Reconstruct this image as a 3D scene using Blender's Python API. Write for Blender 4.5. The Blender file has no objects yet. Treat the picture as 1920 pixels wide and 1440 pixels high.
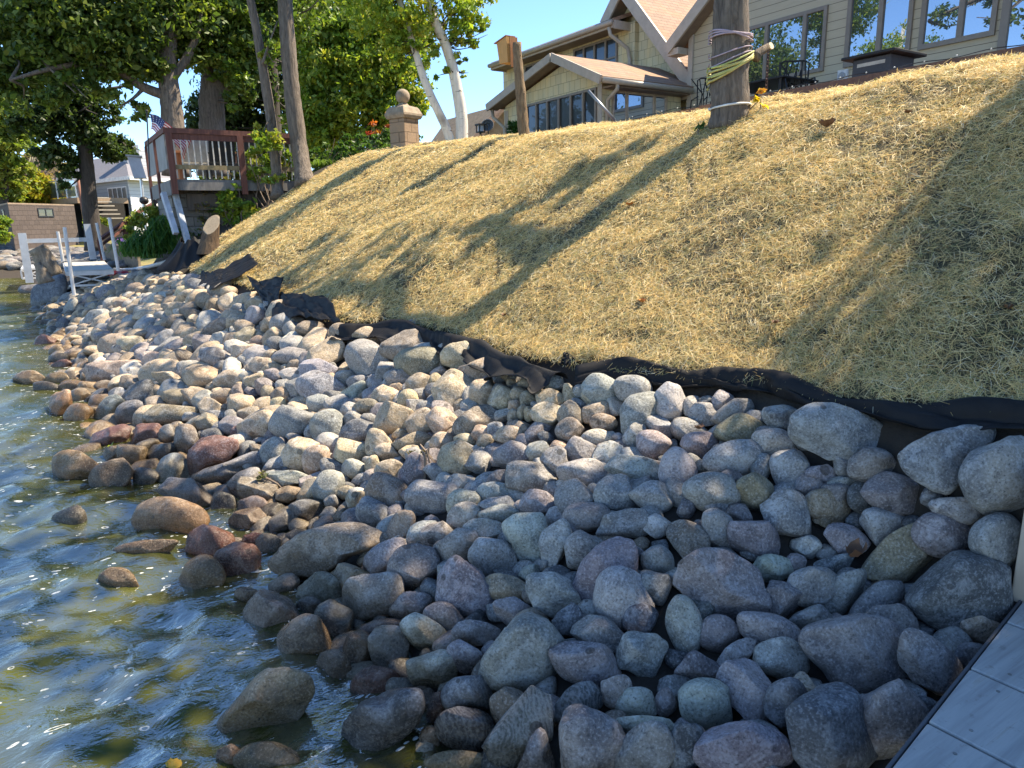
import bpy, bmesh, math, random
import numpy as np
from mathutils import Vector, Matrix

SC = bpy.context.scene
COL = SC.collection
rng = np.random.default_rng(7)
random.seed(7)

# ------------------------------------------------------------------ camera
F = 1330.0          # focal length in photo pixels (photo is 1920 x 1440)
HC = 2.0            # eye height above the water
TH, PT, RL = math.radians(33), math.radians(13), math.radians(1.1)
FW = np.array([math.sin(TH) * math.cos(PT), math.cos(TH) * math.cos(PT), -math.sin(PT)])
_r0 = np.array([math.cos(TH), -math.sin(TH), 0.0]); _u0 = np.cross(_r0, FW)
RT = _r0 * math.cos(RL) - _u0 * math.sin(RL)
UP = _u0 * math.cos(RL) + _r0 * math.sin(RL)
CAM = np.array([0.0, 0.0, HC])
cd = bpy.data.cameras.new('camera'); cam = bpy.data.objects.new('camera', cd); COL.objects.link(cam)
cd.sensor_fit = 'HORIZONTAL'; cd.sensor_width = 36; cd.lens = F / 1920 * 36
cd.clip_start = 0.05; cd.clip_end = 5000
M = Matrix.Identity(4)
for i in range(3):
    M[i][0], M[i][1], M[i][2], M[i][3] = RT[i], UP[i], -FW[i], CAM[i]
cam.matrix_world = M
SC.camera = cam

# ------------------------------------------------------------------ light
SUN_EL, SUN_AZ = math.radians(53), math.radians(-12)      # azimuth measured from +X (inland) towards +Y
SUN = np.array([math.cos(SUN_EL) * math.cos(SUN_AZ), math.cos(SUN_EL) * math.sin(SUN_AZ), math.sin(SUN_EL)])
w = bpy.data.worlds.new('World'); SC.world = w; w.use_nodes = True
nt = w.node_tree
sky = nt.nodes.new('ShaderNodeTexSky'); sky.sky_type = 'NISHITA'; sky.sun_disc = False
sky.sun_elevation = SUN_EL; sky.sun_rotation = math.radians(90) - SUN_AZ
sky.air_density = 1.0; sky.dust_density = 0.0; sky.ozone_density = 3.0; sky.altitude = 2500
bg = nt.nodes['Background']; bg.inputs[1].default_value = 0.15
hs = nt.nodes.new('ShaderNodeHueSaturation'); hs.inputs['Saturation'].default_value = 1.08; hs.inputs['Value'].default_value = 0.92      # clear, dry northern autumn sky
nt.links.new(sky.outputs[0], hs.inputs['Color']); nt.links.new(hs.outputs[0], bg.inputs[0])
sd = bpy.data.lights.new('sun', 'SUN'); sd.energy = 5.0; sd.angle = math.radians(0.5); sd.color = (1.0, 0.87, 0.67)
so = bpy.data.objects.new('sun', sd); COL.objects.link(so)
so.rotation_euler = Vector(SUN).to_track_quat('Z', 'Y').to_euler()
so.location = (60, -10, 60)
vs = SC.view_settings
vs.view_transform = 'Standard'; vs.look = 'None'; vs.exposure = 1.4; vs.gamma = 1.0; vs.use_curve_mapping = False
SC.cycles.use_denoising = True
SC.cycles.max_bounces = 6; SC.cycles.diffuse_bounces = 3; SC.cycles.glossy_bounces = 3
SC.cycles.transparent_max_bounces = 12; SC.cycles.transmission_bounces = 4
SC.cycles.sample_clamp_indirect = 6

# ------------------------------------------------------------------ photo pixel -> world
def ray(px, py): return FW + RT * (px - 960) / F - UP * (py - 720) / F
def onX(px, py, x): d = ray(px, py); return CAM + d * (x / d[0])
def onY(px, py, y): d = ray(px, py); return CAM + d * (y / d[1])
def onZ(px, py, z): d = ray(px, py); return CAM + d * ((z - HC) / d[2])
def atW(px, py, wd): return CAM + ray(px, py) * wd
def proj(p):
    v = np.asarray(p, float) - CAM; wd = v @ FW
    return 960 + F * (v @ RT) / wd, 720 - F * (v @ UP) / wd, wd

# ------------------------------------------------------------------ terrain
def sst(a, b, x):
    t = np.clip((x - a) / (b - a), 0, 1); return t * t * (3 - 2 * t)
def shore(y): return np.interp(y, [-20, 0, 2.3, 3, 3.9, 5.5, 7.4, 11, 20.6, 33], [.6, .6, .6, .64, .72, .46, 0, -.1, -.4, -.8])
FY = [-8, 1.28, 1.8, 2.7, 3.0, 3.66, 5.04, 6.46, 6.9, 8.14, 10.4, 11.7, 14.9, 20]
def fabx(y): return np.interp(y, FY, [3.6, 3.49, 3.3, 3.35, 3.2, 2.86, 2.95, 2.85, 2.5, 2.42, 2.45, 2.2, 2.3, 2.3])
def fabz(y): return np.interp(y, FY, [1.15, 1.15, 1.1, 1.05, 1.05, 1.0, 1.0, 1.0, 1.0, 1.05, 1.1, 1.15, 1.15, 1.15])
def crz(y): return np.interp(y, [-8, 2.6, 5, 6, 9, 12, 14, 16, 20], [3.10, 3.14, 3.14, 3.13, 3.25, 3.4, 3.47, 3.5, 3.5])
WAVES = [(rng.normal(size=2) * k, rng.uniform(0, 6.28), a) for k, a in ((.9, .03), (1.7, .02), (3.1, .012), (5.5, .008), (.6, .03), (8, .006), (2.4, .015))]
def bumps(x, y):
    r = 0
    for k, p, a in WAVES: r = r + a * np.sin(k[0] * x + k[1] * y + p)
    return r
def ground(x, y):
    x = np.asarray(x, float); y = np.asarray(y, float)
    xs, xf, zf, zc = shore(y), fabx(y), fabz(y), crz(y)
    xc = 6.3
    ks = [xs - 8, xs - 2, xs - .6, xs, xs + .5, xf - .25, xf + .02, xf + .4, xc - 1.1, xc - .5, xc, xc + .5, xc + 1.3, 9.3 + 0 * xs, 14 + 0 * xs, 60 + 0 * xs, 900 + 0 * xs]
    m = (zc - zf) / (xc - .35 - xf)
    vz = [-2.4 + 0 * zf, -.9 + 0 * zf, -.45 + 0 * zf, -.2 + 0 * zf, -.02 + 0 * zf, zf - .25, zf - .04, zf + .4 * m - .02, zc - .82 * m, zc - .33 * m,
          zc - .085, zc - .01, zc + .03, zc + .03, zc + .1, zc + 1.2, zc + 12]
    a = np.zeros(np.broadcast(x, y).shape) + vz[0]
    for i in range(len(ks) - 1):
        t = np.clip((x - ks[i]) / (ks[i + 1] - ks[i]), 0, 1)
        a = a + t * (vz[i + 1] - vz[i])
    s = np.maximum(x - xs, (y - 36.5) * .9)
    b = np.interp(s, [-10, -3, -.5, 0, 1.6, 3, 16, 30, 300, 1500], [-2.4, -1, -.35, -.2, .55, .8, 2.3, 3.4, 10, 40])
    t = sst(16.5, 22, y)
    # the pile stays low beside the dock
    a = np.where(y < 2.6, a * (1 - sst(2.5, 1.3, y)) + np.minimum(a, -.2 + .19 * x + 1.9 * np.maximum(0, x - 3.0)) * sst(2.5, 1.3, y), a)
    z = a * (1 - t) + b * t + .8 * np.exp(-((x - 3.0) / .8) ** 2 - ((y - 18.8) / 1.7) ** 2)      # planted mound behind the timber wall
    return z + bumps(x, y) * sst(0, 1.2, x - xs) * 1.0
def hit(px, py, off=0.0, far=120.0):
    """first point of the photo ray that lies `off` metres above the ground"""
    d = ray(px, py); ts = np.geomspace(1.2, far, 900)
    P = CAM + d * ts[:, None]
    g = P[:, 2] - ground(P[:, 0], P[:, 1]) - off
    i = np.argmax(g < 0)
    if g[i] >= 0: return P[-1]
    if i == 0: return P[0]
    t = ts[i - 1] + (ts[i] - ts[i - 1]) * g[i - 1] / (g[i - 1] - g[i])
    return CAM + d * t
def gz(x, y): return float(ground(x, y))

# ------------------------------------------------------------------ object helpers
def tag(o, label=None, cat=None, group=None, kind=None):
    if label: o['label'] = label
    if cat: o['category'] = cat
    if group: o['group'] = group
    if kind: o['kind'] = kind
    return o
def empty(name, loc, label, cat, group=None):
    o = bpy.data.objects.new(name, None); COL.objects.link(o); o.location = [float(v) for v in loc]
    o.empty_display_size = .2
    return tag(o, label, cat, group)
def link(name, me, mats, parent=None, smooth=False):
    o = bpy.data.objects.new(name, me); COL.objects.link(o)
    for m in (mats if isinstance(mats, (list, tuple)) else [mats]): me.materials.append(m)
    if smooth: me.polygons.foreach_set('use_smooth', [True] * len(me.polygons))
    if parent:
        o.parent = parent; o.matrix_parent_inverse = Matrix.Translation(parent.location).inverted()
    return o
def np_mesh(name, V, quads, mat_idx=None, color=None):
    """mesh from numpy arrays: V (n,3), quads (m,k)"""
    me = bpy.data.meshes.new(name); V = np.asarray(V, np.float32); Q = np.asarray(quads, np.int32)
    m, k = Q.shape
    me.vertices.add(len(V)); me.vertices.foreach_set('co', V.ravel())
    me.loops.add(m * k); me.loops.foreach_set('vertex_index', Q.ravel())
    me.polygons.add(m); me.polygons.foreach_set('loop_start', np.arange(0, m * k, k, dtype=np.int32))
    if mat_idx is not None: me.polygons.foreach_set('material_index', np.asarray(mat_idx, np.int32))
    if color is not None:
        ca = me.color_attributes.new('tint', 'FLOAT_COLOR', 'POINT')
        C = np.ones((len(V), 4), np.float32); color = np.asarray(color, np.float32); C[:, :color.shape[1]] = color
        ca.data.foreach_set('color', C.ravel())
    me.update(calc_edges=True); me.validate()
    return me
class MB:
    def __init__(s): s.v, s.f, s.m = [], [], []
    def add(s, vs, fs, mi=0):
        b = len(s.v); s.v += [tuple(float(c) for c in p) for p in vs]
        s.f += [[b + i for i in f] for f in fs]; s.m += [mi] * len(fs); return s
    def box(s, lo, hi, mi=0):
        x0, y0, z0 = lo; x1, y1, z1 = hi
        return s.hexa([(x0, y0, z0), (x1, y0, z0), (x1, y1, z0), (x0, y1, z0), (x0, y0, z1), (x1, y0, z1), (x1, y1, z1), (x0, y1, z1)], mi)
    def hexa(s, p, mi=0):
        return s.add(p, [(3, 2, 1, 0), (4, 5, 6, 7), (0, 1, 5, 4), (1, 2, 6, 5), (2, 3, 7, 6), (3, 0, 4, 7)], mi)
    def beam(s, a, b, w_, h_, up=(0, 0, 1), mi=0):
        a, b, up = np.array(a, float), np.array(b, float), np.array(up, float)
        d = b - a; d = d / np.linalg.norm(d)
        x = np.cross(d, up)
        if np.linalg.norm(x) < 1e-4: x = np.cross(d, np.array([1., 0, 0]))
        x = x / np.linalg.norm(x); u = np.cross(x, d); x = x * w_ / 2; u = u * h_ / 2
        return s.hexa([a - x - u, a + x - u, a + x + u, a - x + u, b - x - u, b + x - u, b + x + u, b - x + u], mi)
    def slab(s, poly, d, mi=0):
        """polygon extruded by vector d"""
        n = len(poly); d = np.array(d, float); P = [np.array(p, float) for p in poly]
        nrm = sum(np.cross(P[i] - P[0], P[(i + 1) % n] - P[0]) for i in range(1, n - 1))
        if nrm @ d < 0: P = P[::-1]
        return s.add(P + [p + d for p in P], [tuple(range(n))[::-1], tuple(range(n, 2 * n))] + [(i, (i + 1) % n, n + (i + 1) % n, n + i) for i in range(n)], mi)
    def tube(s, pts, r, n=8, mi=0, cap=True, jit=0.0, rs=None):
        P = [np.array(p, float) for p in pts]; R = r if hasattr(r, '__len__') else [r] * len(P)
        b = len(s.v); ref = np.array([.31, .95, .05]); rr = rs or random
        for i, p in enumerate(P):
            d = P[min(i + 1, len(P) - 1)] - P[max(i - 1, 0)]; d = d / (np.linalg.norm(d) + 1e-9)
            x = np.cross(d, ref); x = x / (np.linalg.norm(x) + 1e-9); y = np.cross(d, x)
            for k in range(n):
                q = R[i] * (1 + (rr.uniform(-jit, jit) if jit else 0)); a = 6.2832 * k / n
                s.v.append(tuple(p + x * q * math.cos(a) + y * q * math.sin(a)))
        for i in range(len(P) - 1):
            for k in range(n):
                k2 = (k + 1) % n
                s.f.append([b + i * n + k2, b + i * n + k, b + (i + 1) * n + k, b + (i + 1) * n + k2]); s.m.append(mi)
        if cap:
            s.f.append([b + k for k in range(n)]); s.m.append(mi)
            s.f.append([b + (len(P) - 1) * n + k for k in range(n)][::-1]); s.m.append(mi)
        return s
    def ball(s, c, r, nu=14, nv=9, mi=0):
        r = r if hasattr(r, '__len__') else (r, r, r); b = len(s.v)
        for j in range(nv + 1):
            t = math.pi * j / nv
            for i in range(nu):
                a = 6.2832 * i / nu
                s.v.append((c[0] + r[0] * math.sin(t) * math.cos(a), c[1] + r[1] * math.sin(t) * math.sin(a), c[2] + r[2] * math.cos(t)))
        for j in range(nv):
            for i in range(nu):
                i2 = (i + 1) % nu
                s.f.append([b + j * nu + i, b + (j + 1) * nu + i, b + (j + 1) * nu + i2, b + j * nu + i2]); s.m.append(mi)
        return s
    def build(s, name, mats, parent=None, smooth=False, bevel=0):
        me = bpy.data.meshes.new(name); me.from_pydata(s.v, [], s.f)
        me.polygons.foreach_set('material_index', s.m); me.update()
        o = link(name, me, mats, parent, smooth)
        if bevel:
            m = o.modifiers.new('bevel', 'BEVEL'); m.width = bevel; m.segments = 2; m.limit_method = 'ANGLE'
        return o

# ------------------------------------------------------------------ materials
def nodes_of(name):
    m = bpy.data.materials.new(name); m.use_nodes = True; t = m.node_tree
    return m, t, t.nodes['Principled BSDF'], t.nodes['Material Output']
def N(t, kind, **kw):
    n = t.nodes.new('ShaderNode' + kind)
    for k, v in kw.items():
        if k.startswith('i_'): n.inputs[int(k[2:]) if k[2:].isdigit() else k[2:].replace('_', ' ')].default_value = v
        else: setattr(n, k, v)
    return n
def L(t, a, b): t.links.new(a, b)
def ramp(t, src, stops):
    r = t.nodes.new('ShaderNodeValToRGB'); e = r.color_ramp.elements
    while len(e) < len(stops): e.new(.5)
    for q, (p, c) in zip(e, stops):
        q.position = p; q.color = (*c, 1) if hasattr(c, '__len__') else (c, c, c, 1)
    L(t, src, r.inputs[0]); return r.outputs[0]
def mixc(t, fac, a, b, mode='MIX'):
    n = t.nodes.new('ShaderNodeMix'); n.data_type = 'RGBA'; n.blend_type = mode
    for s_, i in ((fac, 0), (a, 6), (b, 7)):
        if hasattr(s_, 'is_linked'): L(t, s_, n.inputs[i])
        elif i == 0: n.inputs[0].default_value = s_
        else: n.inputs[i].default_value = (*s_, 1)
    return n.outputs[2]
def mth(t, op, a, b=0.0, c=None):
    n = t.nodes.new('ShaderNodeMath'); n.operation = op
    for s_, i in ((a, 0), (b, 1), (c, 2)):
        if s_ is None: continue
        if hasattr(s_, 'is_linked'): L(t, s_, n.inputs[i])
        else: n.inputs[i].default_value = s_
    return n.outputs[0]
def bump(t, bsdf, h, strength=.5, dist=.02):
    b = N(t, 'Bump'); b.inputs['Strength'].default_value = strength; b.inputs['Distance'].default_value = dist
    L(t, h, b.inputs['Height']); L(t, b.outputs[0], bsdf.inputs['Normal']); return b.outputs[0]
def coords(t, scale=(1, 1, 1), kind='Object', rot=(0, 0, 0)):
    c = N(t, 'TexCoord'); mp = N(t, 'Mapping'); mp.inputs['Scale'].default_value = scale; mp.inputs['Rotation'].default_value = rot
    L(t, c.outputs[kind], mp.inputs[0]); return mp.outputs[0]
def noise(t, vec, scale, detail=4, rough=.55, dist=0.0):
    n = N(t, 'TexNoise'); n.inputs['Scale'].default_value = scale; n.inputs['Detail'].default_value = detail
    n.inputs['Roughness'].default_value = rough; n.inputs['Distortion'].default_value = dist
    if vec is not None: L(t, vec, n.inputs['Vector'])
    return n.outputs['Fac']
def plain(name, col, rough=.6, var=.25, scale=6, metal=0.0, bmp=.15, stretch=(1, 1, 1), spec=.5, fine=40):
    """painted / worn surface: base colour with mottling, grain and light relief"""
    m, t, b, o = nodes_of(name); v = coords(t, stretch)
    n1 = noise(t, v, scale, 5, .6); n2 = noise(t, v, fine, 3)
    c = mixc(t, ramp(t, n1, [(.3, 0.0), (.7, 1.0)]), [x * (1 - var) for x in col], [min(1, x * (1 + var)) for x in col])
    c = mixc(t, mth(t, 'MULTIPLY', n2, var), c, [x * .6 for x in col])
    L(t, c, b.inputs['Base Color']); b.inputs['Roughness'].default_value = rough; b.inputs['Metallic'].default_value = metal
    b.inputs['Specular IOR Level'].default_value = spec
    if bmp: bump(t, b, mth(t, 'ADD', mth(t, 'MULTIPLY', n1, .6), mth(t, 'MULTIPLY', n2, .4)), bmp, .02)
    return m

# ================================================================== SETTING: ground, water
def m_ground():
    m, t, b, o = nodes_of('soil and lawn'); v = coords(t)
    g = N(t, 'NewGeometry'); sp = N(t, 'SeparateXYZ'); L(t, g.outputs['Position'], sp.inputs[0])
    n1 = noise(t, v, .8, 6, .6); n2 = noise(t, v, 14, 6, .7)
    soil = mixc(t, n2, (.018, .015, .012), (.065, .05, .036))
    lawn = mixc(t, ramp(t, n2, [(.35, 0.), (.7, 1.)]), (.05, .075, .018), (.20, .19, .06))
    lawn = mixc(t, ramp(t, n1, [(.45, 0.), (.65, 1.)]), lawn, (.30, .24, .10))
    # grass further along the shore and beyond the lot, bare dark soil under rocks, straw and planting
    far = mth(t, 'MULTIPLY', ramp(t, mth(t, 'MULTIPLY', sp.outputs[1], .02), [(.40, 0.), (.52, 1.)]), ramp(t, mth(t, 'MULTIPLY', sp.outputs[2], .5), [(.30, 0.), (.42, 1.)]))
    L(t, mixc(t, far, soil, lawn), b.inputs['Base Color']); b.inputs['Roughness'].default_value = .95
    bump(t, b, n2, .6, .04)
    return m
def grid_axis(segs):
    r = []
    for a, b_, st in segs: r += list(np.arange(a, b_, st))
    return np.array(r + [segs[-1][1]])
gx = grid_axis([(-900, -60, 70), (-60, -10, 5), (-10, -1, .6), (-1, 8.4, .11), (8.4, 20, .8), (20, 80, 6), (80, 1500, 120)])
gy = grid_axis([(-300, -20, 35), (-20, -4, 1.5), (-4, 18, .16), (18, 60, .7), (60, 140, 6), (140, 1600, 130)])
X, Y = np.meshgrid(gx, gy); Z = ground(X, Y); nx, ny = len(gx), len(gy)
idx = np.arange(nx * ny).reshape(ny, nx)
Q = np.stack([idx[:-1, :-1], idx[:-1, 1:], idx[1:, 1:], idx[1:, :-1]], -1).reshape(-1, 4)
tag(link('ground', np_mesh('ground', np.stack([X, Y, Z], -1).reshape(-1, 3), Q), m_ground(), smooth=True), kind='structure')

def m_water():
    m, t, b, out = nodes_of('lake water'); t.nodes.remove(b)
    v = coords(t); at = N(t, 'Attribute', attribute_name='tint'); sh = N(t, 'SeparateColor'); L(t, at.outputs['Color'], sh.inputs[0])
    vr = coords(t, (1.0, 1.6, 1), rot=(0, 0, math.radians(38)))
    murk = noise(t, v, .9, 4, .6)
    c1 = mixc(t, ramp(t, murk, [(.3, 0.), (.7, 1.)]), (.036, .050, .008), (.12, .118, .026))
    body = N(t, 'BsdfDiffuse'); L(t, c1, body.inputs['Color'])
    clear = N(t, 'BsdfTransparent'); clear.inputs[0].default_value = (.50, .50, .27, 1)
    mx = N(t, 'MixShader'); L(t, sh.outputs[0], mx.inputs[0]); L(t, clear.outputs[0], mx.inputs[1]); L(t, body.outputs[0], mx.inputs[2])
    # ripple normal
    rip = mth(t, 'ADD', noise(t, vr, 7, 4, .6, .6), mth(t, 'MULTIPLY', noise(t, vr, 22, 3, .6, .4), .35))
    bp = N(t, 'Bump'); bp.inputs['Strength'].default_value = .2; bp.inputs['Distance'].default_value = .06; L(t, rip, bp.inputs['Height'])
    gl = N(t, 'BsdfGlossy'); gl.inputs['Roughness'].default_value = .035; gl.inputs['Color'].default_value = (.8, .8, .8, 1); L(t, bp.outputs[0], gl.inputs['Normal'])
    fr = N(t, 'Fresnel'); fr.inputs[0].default_value = 1.34; L(t, bp.outputs[0], fr.inputs['Normal'])
    mg = N(t, 'MixShader'); L(t, mth(t, 'MULTIPLY', fr.outputs[0], .40), mg.inputs[0]); L(t, mx.outputs[0], mg.inputs[1]); L(t, gl.outputs[0], mg.inputs[2])
    # foam: drifting flecks and small rings, thicker where it is pushed against the rocks
    vf = coords(t, (1.0, 1.9, 1), rot=(0, 0, math.radians(30)))
    dn = N(t, 'TexNoise'); dn.inputs['Scale'].default_value = 5; L(t, vf, dn.inputs['Vector'])
    vadd = N(t, 'VectorMath', operation='MULTIPLY_ADD'); L(t, dn.outputs['Color'], vadd.inputs[0]); vadd.inputs[1].default_value = (.11, .11, 0); L(t, vf, vadd.inputs[2])
    def flecks(scale, r0, thr):
        vo = N(t, 'TexVoronoi'); vo.inputs['Scale'].default_value = scale; vo.inputs['Randomness'].default_value = 1; L(t, vadd.outputs[0], vo.inputs['Vector'])
        sc = N(t, 'SeparateColor'); L(t, vo.outputs['Color'], sc.inputs[0])
        rr = mth(t, 'MULTIPLY', sc.outputs[1], r0)
        disc = mth(t, 'LESS_THAN', vo.outputs['Distance'], rr)
        hole = mth(t, 'GREATER_THAN', vo.outputs['Distance'], mth(t, 'MULTIPLY', rr, mth(t, 'MULTIPLY', mth(t, 'GREATER_THAN', sc.outputs[2], .55), .62)))
        return mth(t, 'MULTIPLY', mth(t, 'MULTIPLY', disc, hole), mth(t, 'LESS_THAN', sc.outputs[0], thr))
    zone = ramp(t, noise(t, v, 1.5, 3), [(.34, 0.), (.52, 1.)])
    f1 = mth(t, 'MULTIPLY', flecks(7, .27, .55), zone); f2 = mth(t, 'MULTIPLY', flecks(20, .32, .26), zone)
    lace = noise(t, vf, 9, 6, .62, 1.4)
    near = mth(t, 'GREATER_THAN', mth(t, 'ADD', lace, mth(t, 'MULTIPLY', sh.outputs[1], .14)), .755)
    foam = mth(t, 'MINIMUM', mth(t, 'ADD', mth(t, 'ADD', f1, f2), near), 1.0)
    foam = mth(t, 'MULTIPLY', foam, ramp(t, noise(t, vf, 60, 2), [(.35, .35), (.6, 1.)]))
    fd = N(t, 'BsdfDiffuse'); fd.inputs[0].default_value = (.78, .80, .78, 1)
    mf = N(t, 'MixShader'); L(t, mth(t, 'MULTIPLY', foam, .7), mf.inputs[0]); L(t, mg.outputs[0], mf.inputs[1]); L(t, fd.outputs[0], mf.inputs[2])
    L(t, mf.outputs[0], out.inputs[0])
    return m
az = np.radians(np.arange(-80, 62, .42)); rr_ = np.concatenate([np.geomspace(.5, 60, 520), np.geomspace(64, 2500, 26)])
A_, R_ = np.meshgrid(az, rr_); X = R_ * np.sin(A_); Y = R_ * np.cos(A_)
Z = np.zeros_like(X); wr = np.random.default_rng(3)
for lam, amp in ((2.3, .014), (1.5, .012), (1.1, .012), (.8, .014), (.62, .0145), (.47, .012), (.38, .0105), (.29, .009), (.23, .007), (.18, .005), (.14, .0032)):
    for _ in range(3):
        th = math.radians(-30 + wr.normal() * 44); k = 6.2832 / (lam * wr.uniform(.8, 1.2)); ph = wr.uniform(0, 6.28)
        wob = 1.1 * np.sin((X * wr.normal() + Y * wr.normal()) * 1.3 / lam ** .5 + ph)
        fade = 1 / (1 + (R_ / (lam * 26)) ** 2)
        s = np.sin(k * (X * math.cos(th) + Y * math.sin(th)) + ph + wob)
        Z += amp * .8 * fade * (1.25 * np.abs((s + 1) / 2) ** 1.6 - .5)
sx = X - shore(Y); calm = 1 - .45 * sst(-.3, .5, sx)
Z = Z * calm + .004
turb = 1 - .62 * sst(-1.1, .45, sx) ; murk_c = np.clip(turb, 0, 1) * .97
wash = sst(-.75, .25, sx) * (1 - sst(12, 20, Y))
na, nr = len(az), len(rr_); idx = np.arange(na * nr).reshape(nr, na)
Q = np.stack([idx[:-1, :-1], idx[:-1, 1:], idx[1:, 1:], idx[1:, :-1]], -1).reshape(-1, 4)[:, ::-1]
C3 = np.stack([murk_c, wash, 0 * wash], -1).reshape(-1, 3)
keep = (sx.ravel()[Q] < 2.2).any(1)
tag(link('water', np_mesh('water', np.stack([X, Y, Z], -1).reshape(-1, 3), Q[keep], color=C3), m_water(), smooth=True), kind='structure')

# ================================================================== STRAW BLANKET (stuff)
def m_straw(name, base):
    m, t, b, out = nodes_of(name)
    if base:
        v = coords(t); n1 = noise(t, coords(t, (1, 3, 1)), 38, 6, .75, .8); n2 = noise(t, v, 3.2, 4, .6)
        c = mixc(t, ramp(t, n1, [(.46, 0.), (.68, 1.)]), (.022, .022, .013), (.40, .30, .13))
        c = mixc(t, ramp(t, n2, [(.56, 0.), (.72, .7)]), c, (.055, .062, .028))
        L(t, c, b.inputs['Base Color']); b.inputs['Roughness'].default_value = .9; bump(t, b, n1, .8, .03)
        return m
    at = N(t, 'Attribute', attribute_name='tint')
    b.inputs['Roughness'].default_value = .5; b.inputs['Specular IOR Level'].default_value = .35; L(t, at.outputs['Color'], b.inputs['Base Color'])
    tr = N(t, 'BsdfTranslucent'); L(t, at.outputs['Color'], tr.inputs[0])
    mx = N(t, 'MixShader'); mx.inputs[0].default_value = .40; L(t, b.outputs[0], mx.inputs[1]); L(t, tr.outputs[0], mx.inputs[2]); L(t, mx.outputs[0], out.inputs[0])
    return m
M_STRAW, M_STRAWBASE = m_straw('straw blades', False), m_straw('straw mat', True)
def straw_edge(x): return np.interp(x, [2.2, 2.8, 3.5, 4.3, 5.0, 5.6, 6.3, 8.6], [14.6, 15.2, 15.6, 15.6, 15.5, 15.5, 15.2, 14.5])
sgx = np.arange(2.2, 8.7, .07); sgy = np.arange(-3, 16, .07); X, Y = np.meshgrid(sgx, sgy)
lump = .018 * np.sin(X * 7 + 3 * np.sin(Y * 2.1)) * np.sin(Y * 6 + 2 * np.sin(X * 3)) + .012 * np.sin(X * 15 + Y * 9) * np.sin(Y * 13 - X * 4)
Z = ground(X, Y) + .03 + lump + .05 * (1 - sst(0, .25, X - fabx(Y)))
idx = np.arange(X.size).reshape(X.shape)
Q = np.stack([idx[:-1, :-1], idx[:-1, 1:], idx[1:, 1:], idx[1:, :-1]], -1).reshape(-1, 4)
cx_, cy_ = X.ravel()[Q].mean(1), Y.ravel()[Q].mean(1)
ok = (cx_ > fabx(cy_) + .03) & (cy_ < straw_edge(cx_))
BV, BQ = np.stack([X, Y, Z], -1).reshape(-1, 3), Q[ok]
# blades
nb = 2600000; bx_ = rng.uniform(2.2, 8.6, nb); by_ = rng.uniform(-2.2, 15.8, nb)
inb = (bx_ > fabx(by_) + .06 - .10 * rng.random(nb)) & (by_ < straw_edge(bx_) + .12 * rng.random(nb))
d0 = np.sqrt(bx_ ** 2 + by_ ** 2 + 1)
azb = np.degrees(np.arctan2(bx_, by_)); inb &= (azb < 78) & (azb > -2)
bare = np.sin(bx_ * 2.3 + 1.7 * np.sin(by_ * 1.3)) * np.sin(by_ * 1.9 + 1.3 * np.sin(bx_ * 2.1)) + .5 * np.sin(bx_ * 6.1 + by_ * 4.7) * np.sin(by_ * 5.3 - bx_ * 2.9)
dens = np.minimum(1, (5.2 / d0) ** 1.5) * np.where(bx_ > 7.0, .35, 1) * (1 - .62 * sst(.35, .9, bare)) * (1 - .75 * sst(.45, .95, np.sin(bx_ * 13 + 3 * np.sin(by_ * 5)) * np.sin(by_ * 11 + 2.5 * np.sin(bx_ * 6))))
inb &= rng.random(nb) < dens * .66
bx_, by_, d0 = bx_[inb], by_[inb], d0[inb]; n = len(bx_)
ln = rng.uniform(.04, .105, n) * (1 + .5 * (rng.random(n) < .06)); wd = rng.uniform(.0013, .0028, n) * np.clip(d0 / 4.6, 1, 3.4)
th = rng.uniform(0, 6.283, n)
pref = rng.random(n) < .38; th = np.where(pref, math.radians(205) + rng.normal(0, .5, n), th)
tilt = rng.normal(.16, .24, n); tilt = np.where(rng.random(n) < .05, rng.uniform(.4, 1.0, n), tilt)
e = .03; gxn = (ground(bx_ + e, by_) - ground(bx_ - e, by_)) / (2 * e); gyn = (ground(bx_, by_ + e) - ground(bx_, by_ - e)) / (2 * e)
nrm = np.stack([-gxn, -gyn, np.ones(n)], -1); nrm /= np.linalg.norm(nrm, axis=1)[:, None]
dr = np.stack([np.cos(th), np.sin(th), np.zeros(n)], -1); dr -= nrm * (dr * nrm).sum(1)[:, None]; dr /= np.linalg.norm(dr, axis=1)[:, None]
side = np.cross(nrm, dr)
roll = rng.normal(0, .6, n); side = side * np.cos(roll)[:, None] + nrm * np.sin(roll)[:, None]
lmp = .018 * np.sin(bx_ * 7 + 3 * np.sin(by_ * 2.1)) * np.sin(by_ * 6 + 2 * np.sin(bx_ * 3)) + .05 * (1 - sst(0, .25, bx_ - fabx(by_)))
c0 = np.stack([bx_, by_, ground(bx_, by_) + .034 + lmp + np.abs(rng.normal(0, .014, n))], -1)
fwd = dr * np.cos(tilt)[:, None] + nrm * np.sin(tilt)[:, None]
bend = rng.normal(0, .22, n)[:, None]
p0, p1, p2 = c0 - fwd * (ln * .45)[:, None], c0 + side * (bend * ln[:, None] * .3) + nrm * (ln * .05)[:, None], c0 + fwd * (ln * .55)[:, None]
hw = (side * wd[:, None] / 2)
V = np.stack([p0 - hw, p0 + hw, p1 - hw, p1 + hw, p2 - hw * .5, p2 + hw * .5], 1).reshape(-1, 3)
i0 = np.arange(n)[:, None] * 6
Qb = np.concatenate([i0 + np.array([0, 1, 3, 2]), i0 + np.array([2, 3, 5, 4])], 0)
pal = np.array([[.85, .65, .29], [.92, .77, .43], [.78, .56, .22], [.62, .39, .14], [.50, .46, .19], [.22, .26, .10], [.95, .87, .62]])
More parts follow.
